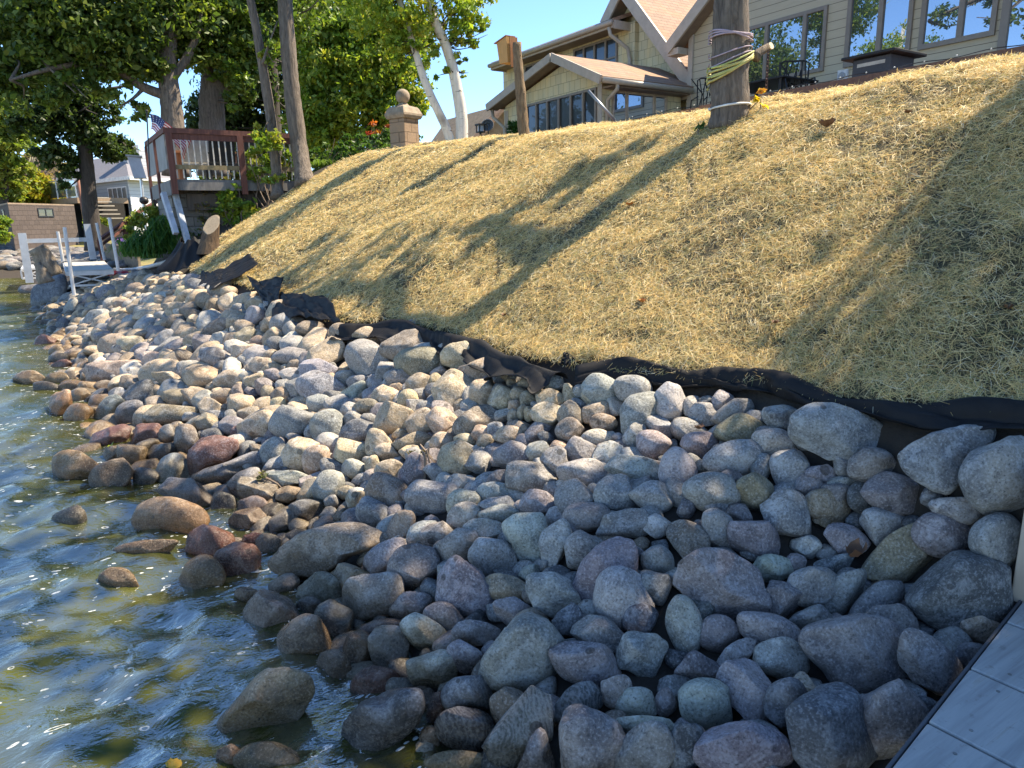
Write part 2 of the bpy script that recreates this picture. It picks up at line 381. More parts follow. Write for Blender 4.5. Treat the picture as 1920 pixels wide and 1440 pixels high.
pk = rng.choice(7, n, p=[.30, .22, .17, .08, .12, .05, .06]); bc = pal[pk] * rng.uniform(.8, 1.12, (n, 1))
Cv = np.concatenate([np.ones((len(BV), 3)), np.repeat(bc, 6, 0)])
st = link('straw_blanket', np_mesh('straw_blanket', np.concatenate([BV, V]), np.concatenate([BQ, Qb + len(BV)]),
          np.concatenate([np.zeros(len(BQ)), np.ones(len(Qb))]), Cv), [M_STRAWBASE, M_STRAW])
tag(st, 'golden straw erosion blanket covering the sloping bank above the rocks', 'straw', kind='stuff')
print('straw blades', n)

# ================================================================== BLACK FABRIC
def m_fabric():
    m, t, b, o = nodes_of('black silt fabric'); v = coords(t)
    n1 = noise(t, v, 5, 5, .6); wv = noise(t, v, 260, 2)
    L(t, mixc(t, n1, (.005, .005, .006), (.018, .017, .017)), b.inputs['Base Color']); b.inputs['Roughness'].default_value = .62
    b.inputs['Specular IOR Level'].default_value = .22
    bump(t, b, mth(t, 'ADD', mth(t, 'MULTIPLY', n1, .8), mth(t, 'MULTIPLY', wv, .2)), .35, .03)
    return m
M_FAB = m_fabric()
def ribbon(name, path, label, width=.2, roll=.05, seed=1, droop=.9, cat='fabric'):
    """a folded strip: rolled top edge, skirt hanging over the rocks; path = world points of the top edge"""
    r = np.random.default_rng(seed); P = np.array(path, float)
    s = np.concatenate([[0], np.cumsum(np.linalg.norm(np.diff(P, axis=0), axis=1))]); nS = max(24, int(s[-1] / .025)); nU = 18
    u = np.linspace(0, s[-1], nS); C = np.stack([np.interp(u, s, P[:, k]) for k in range(3)], -1)
    ker = np.ones(5) / 5; Cs = C.copy()
    for k in range(3): Cs[2:-2, k] = np.convolve(C[:, k], ker, 'valid')
    T = np.gradient(Cs, axis=0); T[:, 2] = 0; T /= np.linalg.norm(T, axis=1)[:, None] + 1e-9
    O = np.stack([-T[:, 1], T[:, 0], 0 * T[:, 0]], -1)
    O *= np.sign((O @ np.array([-1., -.6, 0])))[:, None]                     # points towards the lake
    nz = lambda f, a: sum(a / (k + 1) * np.sin(u * f * (k + 1) * r.uniform(.8, 1.2) + r.uniform(0, 6.28)) for k in range(4))
    wdt = width * (1 + nz(3.1, .35)); rl = roll * (1 + nz(4.3, .4)); sl = droop + nz(2.4, .3)
    V = np.zeros((nS, nU, 3))
    for j in range(nU):
        q = j / (nU - 1)
        if q < .3:                                                              # rolled hem
            a = math.pi * (q / .3); off = -np.cos(a) * rl; up = np.sin(a) * rl
        else:
            g = (q - .3) / .7; off = rl + g * wdt * np.cos(sl); up = -g * wdt * np.sin(sl) - .02 * np.sin(g * 3.1)
        fold = .009 * np.sin(u * 24 + 3.2 * np.sin(u * 5 + seed) + q * 4) * q + .02 * np.sin(u * 11 + q * 7 + seed) * q 
        fold = fold + .016 * np.abs(np.sin(u * 19 + 5 * np.sin(u * 3.3) + q * 3)) * (q > .15) * r.uniform(.6, 1.2); V[:, j] = Cs + O * (off + fold)[:, None]; V[:, j, 2] += up + fold * .5 + .012 * np.sin(u * 9 + q * 11 + seed)
    idx = np.arange(nS * nU).reshape(nS, nU)
    Q = np.stack([idx[:-1, :-1], idx[:-1, 1:], idx[1:, 1:], idx[1:, :-1]], -1).reshape(-1, 4)
    o = link(name, np_mesh(name, V.reshape(-1, 3), Q), M_FAB, smooth=True)
    md = o.modifiers.new('cloth', 'SOLIDIFY'); md.thickness = .004
    return tag(o, label, cat)
def pathpx(pts, off=.05): return [hit(px, py, off) for px, py in pts]
ribbon('silt_fabric', [onZ(2040, 778, 1.14), onZ(1920, 772, 1.14)] + pathpx([(1760, 768), (1690, 762), (1620, 757), (1570, 757), (1530, 742), (1500, 728), (1470, 712), (1420, 703), (1390, 708), (1350, 702), (1290, 702), (1240, 690), (1180, 680), (1150, 682), (1110, 690), (1080, 700)], .07),
       'long rolled black fabric edge between shaded straw and boulders by the dock', .085, .034, 3)
ribbon('silt_fabric', pathpx([(1048, 716), (1020, 696), (980, 684), (930, 668), (890, 648), (850, 640), (800, 622), (770, 612), (740, 608), (700, 616), (660, 622), (635, 622)], .12),
       'black fabric strip dipping beside the middle boulders below the sunny straw', .15, .045, 8, .6)
def sheet(name, corners, label, nu=40, nv=28, amp=.05, seed=1, lift=.03):
    """crumpled loose sheet between four world corners, following the ground"""
    r = np.random.default_rng(seed); a, b, c, d = [np.array(p, float) for p in corners]
    U, W = np.meshgrid(np.linspace(0, 1, nu), np.linspace(0, 1, nv))
    P = ((1 - U) * (1 - W))[..., None] * a + (U * (1 - W))[..., None] * b + (U * W)[..., None] * c + ((1 - U) * W)[..., None] * d
    f = 0
    for k in range(9):
        g = r.normal(size=2) * (3 + 2.2 * k); f = f + amp / (1 + .55 * k) * np.abs(np.sin(g[0] * U + g[1] * W + r.uniform(0, 6))) 
    edge = .5 * amp * np.sin(U * 17 + seed) * (np.abs(W - .5) * 2) ** 3
    P[..., 2] += f + lift; P[..., 0] += edge + .3 * f; P[..., 1] += .6 * f + edge
    P[..., 2] = np.maximum(P[..., 2], ground(P[..., 0], P[..., 1]) + .045 + .1 * f)
    idx = np.arange(nu * nv).reshape(nv, nu); Q = np.stack([idx[:-1, :-1], idx[:-1, 1:], idx[1:, 1:], idx[1:, :-1]], -1).reshape(-1, 4)
    o = link(name, np_mesh(name, P.reshape(-1, 3), Q), M_FAB, smooth=True); o.modifiers.new('cloth', 'SOLIDIFY').thickness = .004
    return tag(o, label, 'fabric')
sheet('fabric_flap', [hit(512, 612, .1), hit(638, 636, .1), hit(616, 578, .1), hit(500, 575, .1)], 'crumpled black fabric heap with shiny folds at the straw corner', 60, 40, .05, 5)
sheet('fabric_flap', [hit(500, 600, .08), hit(520, 590, .1), hit(530, 548, .14), hit(460, 540, .1)], 'ragged black fabric scrap lying over small tan stones', 40, 30, .05, 9)
sheet('fabric_flap', [hit(368, 536, .10), hit(395, 556, .10), hit(484, 507, .12), hit(466, 487, .12)], 'flat grey-black fabric strip lying across the sunny straw', 50, 24, .025, 12)
sheet('fabric_flap', [hit(372, 545, .05), hit(395, 552, .05), hit(430, 532, .06), hit(378, 522, .1)], 'small crumpled fabric end below the flat strip', 40, 24, .04, 15)
sheet('fabric_flap', [hit(1052, 708, .04), hit(1078, 722, .02), hit(1082, 700, .05), hit(1060, 694, .05)], 'torn dark fabric bit in the gap between the two fabric runs', 20, 14, .03, 4)
# wrapped round the foot of the cut stump
def wrap():
    r = np.random.default_rng(4); base = onY(368, 484, 14.9); nu, nv = 60, 26; V = np.zeros((nv, nu, 3))
    for j in range(nv):
        q = j / (nv - 1)
        for i in range(nu):
            a = math.radians(120 + 200 * i / (nu - 1)); rad = .24 + .42 * q ** 1.25
            rad *= .9 + .10 * math.sin(4 * a + 2 * q) * q + .05 * math.sin(9 * a + q * 4) * q
            x, y = base[0] + rad * math.cos(a), base[1] + .2 + rad * 1.1 * math.sin(a)
            V[j, i] = (x, y, base[2] + .34 - .52 * q + .05 * math.sin(3 * a) + .02 * math.sin(11 * a))
    V[..., 2] = np.maximum(V[..., 2], ground(V[..., 0], V[..., 1]) + .03)
    idx = np.arange(nu * nv).reshape(nv, nu); Q = np.stack([idx[:-1, :-1], idx[1:, :-1], idx[1:, 1:], idx[:-1, 1:]], -1).reshape(-1, 4)
    o = link('fabric_wrap', np_mesh('fabric_wrap', V.reshape(-1, 3), Q), M_FAB, smooth=True); o.modifiers.new('cloth', 'SOLIDIFY').thickness = .004
    tag(o, 'black fabric draped in vertical folds around the cut stump', 'fabric')
wrap()

# ================================================================== NEAR DOCK
def m_deckboard():
    m, t, b, o = nodes_of('grey composite decking'); v = coords(t, (.9, 14, 14))
    n1 = noise(t, v, 2.2, 5, .6, .4); n2 = noise(t, coords(t), 1.6, 3)
    c = mixc(t, ramp(t, n1, [(.35, 0.), (.7, 1.)]), (.25, .245, .235), (.46, .45, .42))
    c = mixc(t, ramp(t, n1, [(.60, 0.), (.66, .6), (.70, 0.)]), c, (.24, .20, .15))
    c = mixc(t, mth(t, 'MULTIPLY', n2, .4), c, (.40, .40, .38)); n3 = noise(t, coords(t), 24, 6, .7); c = mixc(t, ramp(t, n3, [(.58, 0.), (.70, .55)]), c, (.16, .15, .13))
    L(t, c, b.inputs['Base Color']); b.inputs['Roughness'].default_value = .5; bump(t, b, n1, .12, .01)
    return m
def wood(name, a, b_, scale=3, stretch=(8, 8, .6), rough=.75, bmp=.4):
    m, t, b, o = nodes_of(name); n1 = noise(t, coords(t, stretch), scale, 6, .65, .5); n2 = noise(t, coords(t), 2, 3)
    c = mixc(t, ramp(t, n1, [(.3, 0.), (.72, 1.)]), a, b_); c = mixc(t, mth(t, 'MULTIPLY', n2, .35), c, [x * .6 for x in a])
    L(t, c, b.inputs['Base Color']); b.inputs['Roughness'].default_value = rough; bump(t, b, n1, bmp, .01)
    return m
M_DECK = m_deckboard(); M_WOODGREY = wood('weathered wood', (.20, .16, .12), (.42, .36, .29)); M_WOODRED = wood('red-brown stained wood', (.085, .03, .022), (.20, .075, .05))
M_DKMETAL = plain('dark metal', (.03, .03, .032), .45, .3, metal=.3, bmp=.05)
def dock():
    A, B = np.array([1.77, .84]), np.array([3.06, 1.03]); d = (B - A) / np.linalg.norm(B - A); nn = np.array([d[1], -d[0]]) # nn: away from the rocks
    Pd = np.array([2.049, .87]); root = empty('dock', (2.0, 0, 0), 'grey composite-board dock with a wooden post at the lower right corner', 'dock')
    cuts = [-.6, -.2, .28, .665, 1.075, 1.48, 1.9]                        # seams between boards along the edge, metres from A
    bo = MB(); run = np.array([.05, -1.0]); run /= np.linalg.norm(run)
    for i in range(len(cuts) - 1):
        p, q = A + d * (cuts[i] + .006), A + d * (cuts[i + 1] - .006)
        c = [(*p, .472), (*q, .472), (*(q + run * 1.5), .472), (*(p + run * 1.5), .472)]
        bo.hexa([c[3], c[2], c[1], c[0]] + [(x[0], x[1], .5) for x in (c[3], c[2], c[1], c[0])])
    bo.build('deck_boards', M_DECK, root, bevel=.006); sw = MB()
    for i in range(len(cuts) - 1):
        for k in (.16, .84):
            for row in (.10, 1.2): c = A + d * (cuts[i] * (1 - k) + cuts[i + 1] * k) + run * row; sw.tube([(*c, .4995), (*c, .5015)], .006, 8)
    sw.build('screws', plain('dull steel screws', (.22, .22, .21), .4, metal=.6), root)
    f = MB(); e0, e1 = A - d * .7 - nn * .022, A + d * 1.9 - nn * .022
    f.beam((*(e0 + nn * .012), .40), (*(e1 + nn * .012), .40), .012, .19); f.build('edge_trim', plain('dark dock trim', (.07, .075, .085), .5), root, bevel=.004)
    u = MB(); a0, a1 = A - d * .7 + nn * .1, A + d * 1.9 + nn * .1
    u.beam((*a0, .40), (*a1, .40), .05, .13); u.beam((*(a0 + nn * 1.2), .40), (*(a1 + nn * 1.2), .40), .05, .13); u.build('frame_beam', M_WOODGREY, root)
    p = MB(); c = onZ(1932, 1130, .5); p.box((c[0] - .0, c[1] - .05, -.4), (c[0] + .12, c[1] + .07, 1.02)); p.build('post', wood('new pine post', (.36, .28, .20), (.55, .46, .36), 2), root, bevel=.006)
dock()

# ================================================================== ROCKS
def m_rock():
    m, t, b, o = nodes_of('fieldstone')
    at = N(t, 'Attribute', attribute_name='tint'); oi = N(t, 'ObjectInfo'); c = N(t, 'TexCoord')
    va = N(t, 'VectorMath', operation='MULTIPLY_ADD'); va.inputs[1].default_value = (37, 53, 71)
    cb = N(t, 'CombineXYZ'); [L(t, oi.outputs['Random'], cb.inputs[i]) for i in range(3)]
    L(t, cb.outputs[0], va.inputs[0]); L(t, c.outputs['Object'], va.inputs[2]); v = va.outputs[0]
    big = noise(t, v, 5, 5, .6, .6); mid = noise(t, v, 17, 8, .72, .3); fine = noise(t, v, 95, 3, .6)
    base = mixc(t, ramp(t, big, [(.32, 0.), (.68, 1.)]), mixc(t, 1.0, at.outputs['Color'], (.58, .60, .65), 'MULTIPLY'), mixc(t, 1.0, at.outputs['Color'], (1.30, 1.22, 1.10), 'MULTIPLY'))
    base = mixc(t, ramp(t, mid, [(.30, .75), (.50, 0.)]), base, mixc(t, 1.0, base, (.50, .50, .52), 'MULTIPLY'))
    # pale mineral dust scratched over the surface, salt-and-pepper grain
    scr = noise(t, v, 12, 9, .78, .5); pale = ramp(t, scr, [(.49, 0.), (.60, .80)])
    base = mixc(t, mth(t, 'MULTIPLY', pale, mth(t, 'ADD', mth(t, 'MULTIPLY', oi.outputs['Random'], .8), .25)), base, mixc(t, .62, (.47, .46, .44), mixc(t, 1.0, at.outputs['Color'], (1.75, 1.75, 1.75), 'MULTIPLY')))
    base = mixc(t, ramp(t, fine, [(.53, 0.), (.66, .55)]), base, mixc(t, .5, (.50, .50, .50), mixc(t, 1.0, at.outputs['Color'], (2.0, 2.0, 2.0), 'MULTIPLY')))
    base = mixc(t, ramp(t, fine, [(.30, .75), (.44, 0.)]), base, (.05, .05, .05))
    # mineral banding on the stones that have it (tint alpha < 1)
    wv = N(t, 'TexWave'); wv.inputs['Scale'].default_value = 20; wv.inputs['Distortion'].default_value = 11; wv.inputs['Detail'].default_value = 4; L(t, v, wv.inputs['Vector'])
    band = mth(t, 'MULTIPLY', mth(t, 'SUBTRACT', 1.0, at.outputs['Alpha']), ramp(t, wv.outputs['Fac'], [(.45, 0.), (.85, .5)]))
    base = mixc(t, band, base, (.30, .29, .28))
    # a few dried splash spots
    vo = N(t, 'TexVoronoi'); vo.inputs['Scale'].default_value = 11; L(t, v, vo.inputs['Vector']); sc = N(t, 'SeparateColor'); L(t, vo.outputs['Color'], sc.inputs[0])
    spot = mth(t, 'MULTIPLY', mth(t, 'LESS_THAN', vo.outputs['Distance'], mth(t, 'MULTIPLY', sc.outputs[1], .30)), mth(t, 'LESS_THAN', sc.outputs[0], mth(t, 'MULTIPLY', oi.outputs['Random'], .42)))
    base = mixc(t, mth(t, 'MULTIPLY', spot, .62), base, (.055, .045, .036))
    # wet at the waterline
    g = N(t, 'NewGeometry'); sp = N(t, 'SeparateXYZ'); L(t, g.outputs['Position'], sp.inputs[0])
    wl = mth(t, 'ADD', sp.outputs[2], mth(t, 'MULTIPLY', mth(t, 'SUBTRACT', noise(t, v, 6, 4), .5), .28))
    wet = ramp(t, mth(t, 'MULTIPLY', wl, 1.0), [(.13, 1.), (.22, 0.)])
    base = mixc(t, wet, base, mixc(t, 1.0, base, (.55, .47, .37), 'MULTIPLY'))
    L(t, base, b.inputs['Base Color'])
    L(t, mth(t, 'SUBTRACT', .82, mth(t, 'MULTIPLY', wet, .60)), b.inputs['Roughness']); b.inputs['Specular IOR Level'].default_value = .4
    h = mth(t, 'ADD', mth(t, 'MULTIPLY', mid, .6), mth(t, 'MULTIPLY', fine, .16)); bump(t, b, mth(t, 'ADD', h, mth(t, 'MULTIPLY', scr, .5)), .85, .025)
    return m
M_ROCK = m_rock()
TINT = dict(g=(.275, .268, .252), l=(.39, .37, .325), d=(.13, .13, .128), p=(.255, .222, .21), b=(.245, .195, .14), t=(.41, .325, .22), r=(.19, .095, .07), w=(.30, .20, .11), o=(.27, .215, .14), y=(.12, .12, .12))
WORD = dict(g='grey', l='pale grey', d='dark grey', p='pinkish grey', b='brownish grey', t='tan', r='red-brown', w='wet brown', o='ochre', y='banded')
def ico(sub):
    bm = bmesh.new(); bmesh.ops.create_icosphere(bm, subdivisions=sub, radius=1)
    V = np.array([v.co[:] for v in bm.verts]); Fc = np.array([[v.index for v in f.verts] for f in bm.faces]); bm.free(); return V, Fc
ICO = {k: ico(k) for k in (3, 4, 5)}
def stone(r, sub=4, ang=.3, poly=None, thin=.95):
    """unit rock in a (u, v, w) frame, w towards the viewer; silhouette fills |u|,|v| <= 1"""
    V = ICO[sub][0].copy()
    q, _ = np.linalg.qr(r.normal(size=(3, 3))); p = r.uniform(2.1, 2.6 + 1.2 * ang)
    W = V @ q; W /= (np.abs(W) ** p).sum(1)[:, None] ** (1 / p); V = W @ q.T
    for _ in range(int(4 + 9 * ang)):
        m = r.normal(size=3); m /= np.linalg.norm(m); dd = r.uniform(.60, .92) if ang > .5 else r.uniform(.68, .96)
        h = V @ m - dd; V = V - np.outer(np.where(h > 0, h * r.uniform(.85, 1.0), 0), m)
    for fr, am in ((1.3, .085), (2.6, .04), (5.5, .016), (11, .007)):
        dsp = 0
        for _ in range(4): dsp = dsp + np.sin(V @ (r.normal(size=3) * fr) + r.uniform(0, 6.28))
        V = V * (1 + am * (.7 + ang * .6) * dsp / 2)[:, None]
    V -= (V.max(0) + V.min(0)) / 2; V /= np.abs(V[:, :2]).max(0).tolist() + [np.abs(V[:, 2]).max()]
    if poly is not None:
        Pp = np.array(poly, float); th = np.arctan2(V[:, 1], V[:, 0]); ro = np.hypot(V[:, 0], V[:, 1])
        bins = np.linspace(-np.pi, np.pi, 49); sil = np.zeros(48); k = np.clip(np.digitize(th, bins) - 1, 0, 47); np.maximum.at(sil, k, ro)
        cen = (bins[1:] + bins[:-1]) / 2; sil_t = np.interp(th, cen, sil, period=2 * np.pi)
        ang_ = np.linspace(-np.pi, np.pi, 181); R = np.zeros(181)
        for i_, a in enumerate(ang_):
            dx, dy = math.cos(a), math.sin(a); best = 0
            for j in range(len(Pp)):
                (x1, y1), (x2, y2) = Pp[j], Pp[(j + 1) % len(Pp)]; den = dx * (y2 - y1) - dy * (x2 - x1)
                if abs(den) < 1e-9: continue
                tt = (x1 * (y2 - y1) - y1 * (x2 - x1)) / den; ss = (x1 * dy - y1 * dx) / den
                if tt > 0 and -1e-6 <= ss <= 1 + 1e-6: best = max(best, tt)
            R[i_] = best
        R = np.convolve(np.concatenate([R[-4:-1], R, R[1:4]]), np.ones(7) / 7, 'valid')
        V[:, :2] *= (np.interp(th, ang_, R) / sil_t)[:, None]
    V[:, 2] *= thin
    return V
# Traced stones.  tile offset; "u v a b angle colour[*shape]" in 3x tile pixels (a,b = half axes; angle clockwise)
TILES = {
(1280, 960): """1245 245 250 135 -25 o;1560 475 285 240 0 d;1675 645 110 95 0 t;1175 645 150 125 25 p;1085 515 175 85 -40 g;965 800 290 215 10 p;1415 885 250 128 52 p;1610 815 95 75 0 d
1160 1190 205 230 0 p*;850 1250 245 275 0 d*;350 1345 258 155 5 p;130 1085 150 140 10 l;365 1025 205 140 62 g*;665 1010 90 105 0 t*;555 830 148 118 5 l;500 680 195 98 24 l;275 830 160 62 -48 l*
200 685 115 100 20 p;10 640 162 95 80 l;562 500 112 110 0 p;515 320 115 76 5 l*;715 605 120 70 -12 g;895 450 165 85 -50 g;735 430 140 115 0 p;840 305 125 50 -18 d*;920 165 122 86 22 p*;1125 92 122 115 0 g*
1470 132 170 118 15 p;1770 165 150 150 0 g;400 150 148 108 20 p;205 108 125 85 72 g;225 430 255 185 25 p*;400 245 75 32 10 g;95 875 130 88 0 p;590 1110 130 165 0 d;30 1345 115 150 0 d;1350 1115 90 75 0 d;70 560 110 90 0 d;780 20 50 70 0 b""",
(640, 960): """195 22 112 68 20 p;335 80 95 62 -60 b;445 118 100 58 -38 l;538 142 92 84 0 p;650 205 125 98 -20 p*;795 115 112 74 5 l;1200 190 148 85 -78 l*;1582 80 142 82 -14 g*;1775 78 78 66 -8 l;1500 350 212 150 -62 p
1580 485 152 172 -15 l;1750 425 98 92 0 g;1785 285 92 82 50 g;920 430 122 74 8 t;850 258 128 102 15 g;255 262 128 86 -30 l;405 325 138 134 0 p;180 475 172 126 -17 p;60 392 118 84 30 t*;395 532 120 80 -10 p;575 620 118 100 32 p
960 562 104 80 10 p*;760 682 128 72 -4 p;475 690 140 86 40 l*;270 778 106 132 -5 l;245 655 132 58 -18 p;90 780 80 108 10 b;513 895 132 108 -5 l;700 820 98 96 0 g;1375 850 198 116 14 p;1692 808 136 128 0 g*;1468 700 164 102 14 p*
1300 612 105 95 0 d;1680 600 95 85 0 d;190 965 130 94 -10 r;550 1108 68 88 0 r;715 1045 142 130 20 d;955 1112 105 118 -30 b;700 1228 158 126 -5 y*;1030 1235 230 138 -50 y*;1660 1070 112 82 5 l;1715 1210 170 60 2 l*
1710 1355 190 140 -35 g*;1560 1020 92 105 -40 p;1825 1072 58 78 0 p;1320 1085 155 92 -38 y*;500 1270 58 66 0 o;680 1410 195 66 0 b;1370 215 105 105 0 p;1380 35 130 84 0 p;1310 98 52 60 0 g;1205 35 52 64 0 l;690 30 98 78 -20 l;885 12 105 52 0 g;1645 235 64 42 20 p;1060 345 58 44 -30 g;1420 960 70 60 0 d""",
(0, 960): """960 45 200 118 6 w;1190 182 132 95 15 r;1130 365 120 105 -40 o*;670 382 108 66 12 o;1535 570 154 128 -5 p;1718 725 148 140 0 b;1745 542 75 66 20 d;1500 1390 175 92 0 b;1285 1370 64 62 0 o;390 45 92 62 -20 d;1600 412 84 56 -20 p
1800 445 118 102 10 p;1880 625 105 125 0 d;1395 48 98 66 -20 b;1425 165 66 46 0 r;1500 185 72 62 -40 g;1385 465 62 42 0 o;1880 885 92 104 0 b;820 208 170 46 -8 o;1650 300 60 50 0 d""",
(0, 480): """440 1200 142 94 10 w;620 1242 118 98 -52 b;825 1015 96 74 -25 r;740 1130 84 64 5 b;630 1118 60 48 -40 b;918 1112 88 60 -20 d;948 1008 54 58 0 g;1050 1045 74 90 15 b;960 1215 104 84 -38 g;820 1245 70 52 0 d;1062 1350 170 92 10 g*
1260 1402 70 72 0 d;1390 1282 98 76 -40 g;1450 1345 115 84 10 b*;1430 1415 84 62 0 p;1630 1342 76 46 0 t;1628 1256 132 50 8 g*;1745 1325 86 60 -45 t;1850 1300 96 84 -40 g;1775 1145 86 72 -60 t;1545 1108 80 84 0 g;1690 1115 118 92 -25 t*
1640 930 124 94 -15 g;1810 836 80 58 -6 l;1842 965 94 96 0 g;1445 962 106 78 -22 t*;1400 892 64 44 0 t;1305 957 72 52 10 p;1350 992 52 40 -20 r;1165 945 72 58 20 b;1215 905 52 36 15 g;955 895 146 64 -6 b;745 890 96 74 -10 d;765 815 130 76 -42 d
615 882 100 74 -38 d;668 800 56 58 -30 g;442 897 80 66 -20 w;345 852 78 82 -25 w*;440 792 66 44 -10 b;562 794 80 46 -5 d*;165 690 88 44 0 o;320 692 64 36 0 o;265 740 74 32 5 d;380 735 68 30 -4 b;650 645 172 58 -5 t*;920 655 132 74 -12 t
1145 682 108 66 -8 t;1285 697 84 52 -5 t;862 706 66 42 -8 b;885 770 58 44 0 b;1007 796 94 46 -2 b;836 816 54 30 5 b;1150 822 66 64 -10 g;1245 797 64 46 -10 b;1350 765 46 46 0 b;1443 704 66 42 -8 t;1535 668 52 36 10 p;1640 668 66 38 -5 l;1505 780 38 48 10 o
1572 782 48 44 0 o;1565 838 44 42 0 t;1660 752 58 68 10 g;1800 745 130 90 12 g;1795 642 104 60 0 g;1632 562 100 48 -8 g;1478 620 74 50 0 t;1378 534 76 40 -8 t;1455 540 84 40 -8 g*;1222 574 98 52 10 p;1382 460 68 50 -30 t;1452 482 46 34 0 b
1640 476 62 46 -15 l;1440 345 58 62 0 p;1155 250 54 46 0 b;645 502 90 60 0 t;708 522 66 40 -15 t;856 588 58 44 -10 t;540 350 74 46 -10 g;285 220 112 84 -25 d;162 196 56 34 0 d;395 300 62 34 -70 g*;250 478 62 36 -15 r;320 540 44 36 0 o;345 612 54 28 -5 r
330 580 54 32 -8 d;358 398 48 46 -20 d;480 408 42 26 0 t;450 452 62 30 -15 t;740 500 80 50 5 t;930 470 60 46 -40 g;1080 440 62 40 -15 t;1225 400 90 42 -25 b;990 300 70 40 -10 t;830 335 78 36 -12 t;700 280 62 36 0 b;600 205 60 42 -10 g;890 240 80 34 -10 l;1030 215 50 44 0 t;505 245 38 36 0 g;770 188 56 36 0 b;850 130 44 30 0 g;935 120 40 28 0 g""",
(640, 480): """365 404 76 40 -12 p;355 505 128 92 5 b;150 590 132 100 28 g;450 602 142 88 4 b;660 575 94 84 -15 t;780 640 118 68 0 t;745 692 64 50 -5 b;800 778 78 80 0 t;905 806 72 70 10 t;945 672 44 34 -15 t;962 722 36 26 20 t;1040 716 46 26 0 t;1000 776 52 40 0 t;1095 762 42 30 25 t
1055 806 48 46 0 b;1180 812 84 60 12 t;1285 775 46 60 -25 t;1155 888 86 62 15 t;975 842 36 32 0 t;965 905 30 44 0 b;1018 878 32 42 10 t;1060 890 32 42 0 t;1290 905 72 88 0 b;1285 985 78 72 0 b;305 917 112 88 8 t;450 940 82 70 -30 t;572 945 96 82 20 t*;755 940 122 80 -25 b*;95 990 104 70 -8 d;213 1060 74 84 0 t
330 1003 44 32 -10 t;390 1048 114 52 -8 b;565 1046 66 54 -8 t;700 1045 66 46 20 t;785 998 54 46 0 t;937 1012 80 54 -10 t;810 1050 54 46 0 t;60 1115 92 70 15 t;260 1112 74 56 5 t;385 1110 56 44 -15 t;68 1200 62 54 10 l;180 1185 46 60 0 t;270 1210 80 62 -5 t;425 1225 92 106 10 p;546 1226 84 60 14 g
648 1150 100 104 0 t;965 1125 104 80 -5 g;1105 1105 68 58 -10 l;1215 1085 52 46 0 t;1200 1172 78 94 0 g;1438 1030 88 54 4 l;1475 938 74 50 0 b;1440 880 80 58 -5 t;1408 800 56 56 0 t;1455 755 98 88 0 g;1640 747 102 72 8 l;1682 888 140 106 -38 g;1850 838 86 120 -8 l;1792 966 84 66 25 g
1655 1018 70 72 -20 g;1755 1068 94 80 10 p;1503 1116 88 68 -15 l;1345 1102 84 72 20 g;1665 1210 170 80 14 l*;1360 1222 138 80 5 g;1068 1250 134 86 6 p;885 1252 66 46 -15 p;878 1330 112 58 -5 g;515 1352 146 94 -5 g;695 1388 98 76 -10 l;258 1338 114 98 25 b;88 1388 60 62 0 b;178 1420 78 56 15 g
30 1330 50 38 0 t;880 1408 102 54 0 g;1112 1388 104 72 0 p;1320 1370 112 108 0 g;1530 1350 114 108 -10 g*;1750 1356 122 86 0 g;1560 1022 38 26 10 l;90 705 58 36 -15 g;80 772 78 48 -35 g;188 722 46 54 0 g;250 792 76 58 15 t*;150 850 76 46 0 b;312 748 48 32 0 t;375 810 56 58 0 t
335 692 92 60 0 g;440 722 72 60 -25 t;550 660 48 34 -20 t;528 702 40 42 0 t;490 862 66 44 0 g;722 842 50 50 0 g;665 846 32 40 0 o;50 882 54 58 0 g;970 642 70 36 8 g;1062 662 54 50 -20 g;1110 692 44 26 15 l;1200 718 50 44 0 g;1335 762 42 42 0 g;1480 1090 46 36 0 g;630 745 118 92 -38 t*""",
(1280, 480): """58 845 52 56 0 g;122 888 88 68 -15 g*;228 818 60 64 -20 g*;280 885 118 66 -24 p*;140 814 46 28 0 d;322 974 138 84 -5 o;95 1072 102 80 5 p;552 906 102 66 10 g;920 1002 298 146 10 g;1790 1235 215 208 0 g;526 1062 134 86 18 l;282 1140 158 94 -8 g;448 1195 60 80 0 g;605 1208 108 112 0 g
785 1232 90 58 5 g;915 1180 62 74 -30 g;1073 1186 134 102 5 p;705 1296 100 82 22 p*;912 1288 92 44 0 g*;1193 1336 174 106 14 p*;165 1330 156 106 6 g;402 1326 100 100 0 o;600 1455 158 128 28 g*;812 1413 128 98 8 o;875 1350 100 78 28 g;278 1250 62 44 10 p;-30 1212 126 100 75 l
100 1190 42 44 0 d;1550 1434 155 72 2 l;178 1412 76 44 0 g;20 1420 50 56 0 d;1010 1360 80 86 0 d;1420 1372 80 66 0 d;15 1250 40 44 0 g"""}
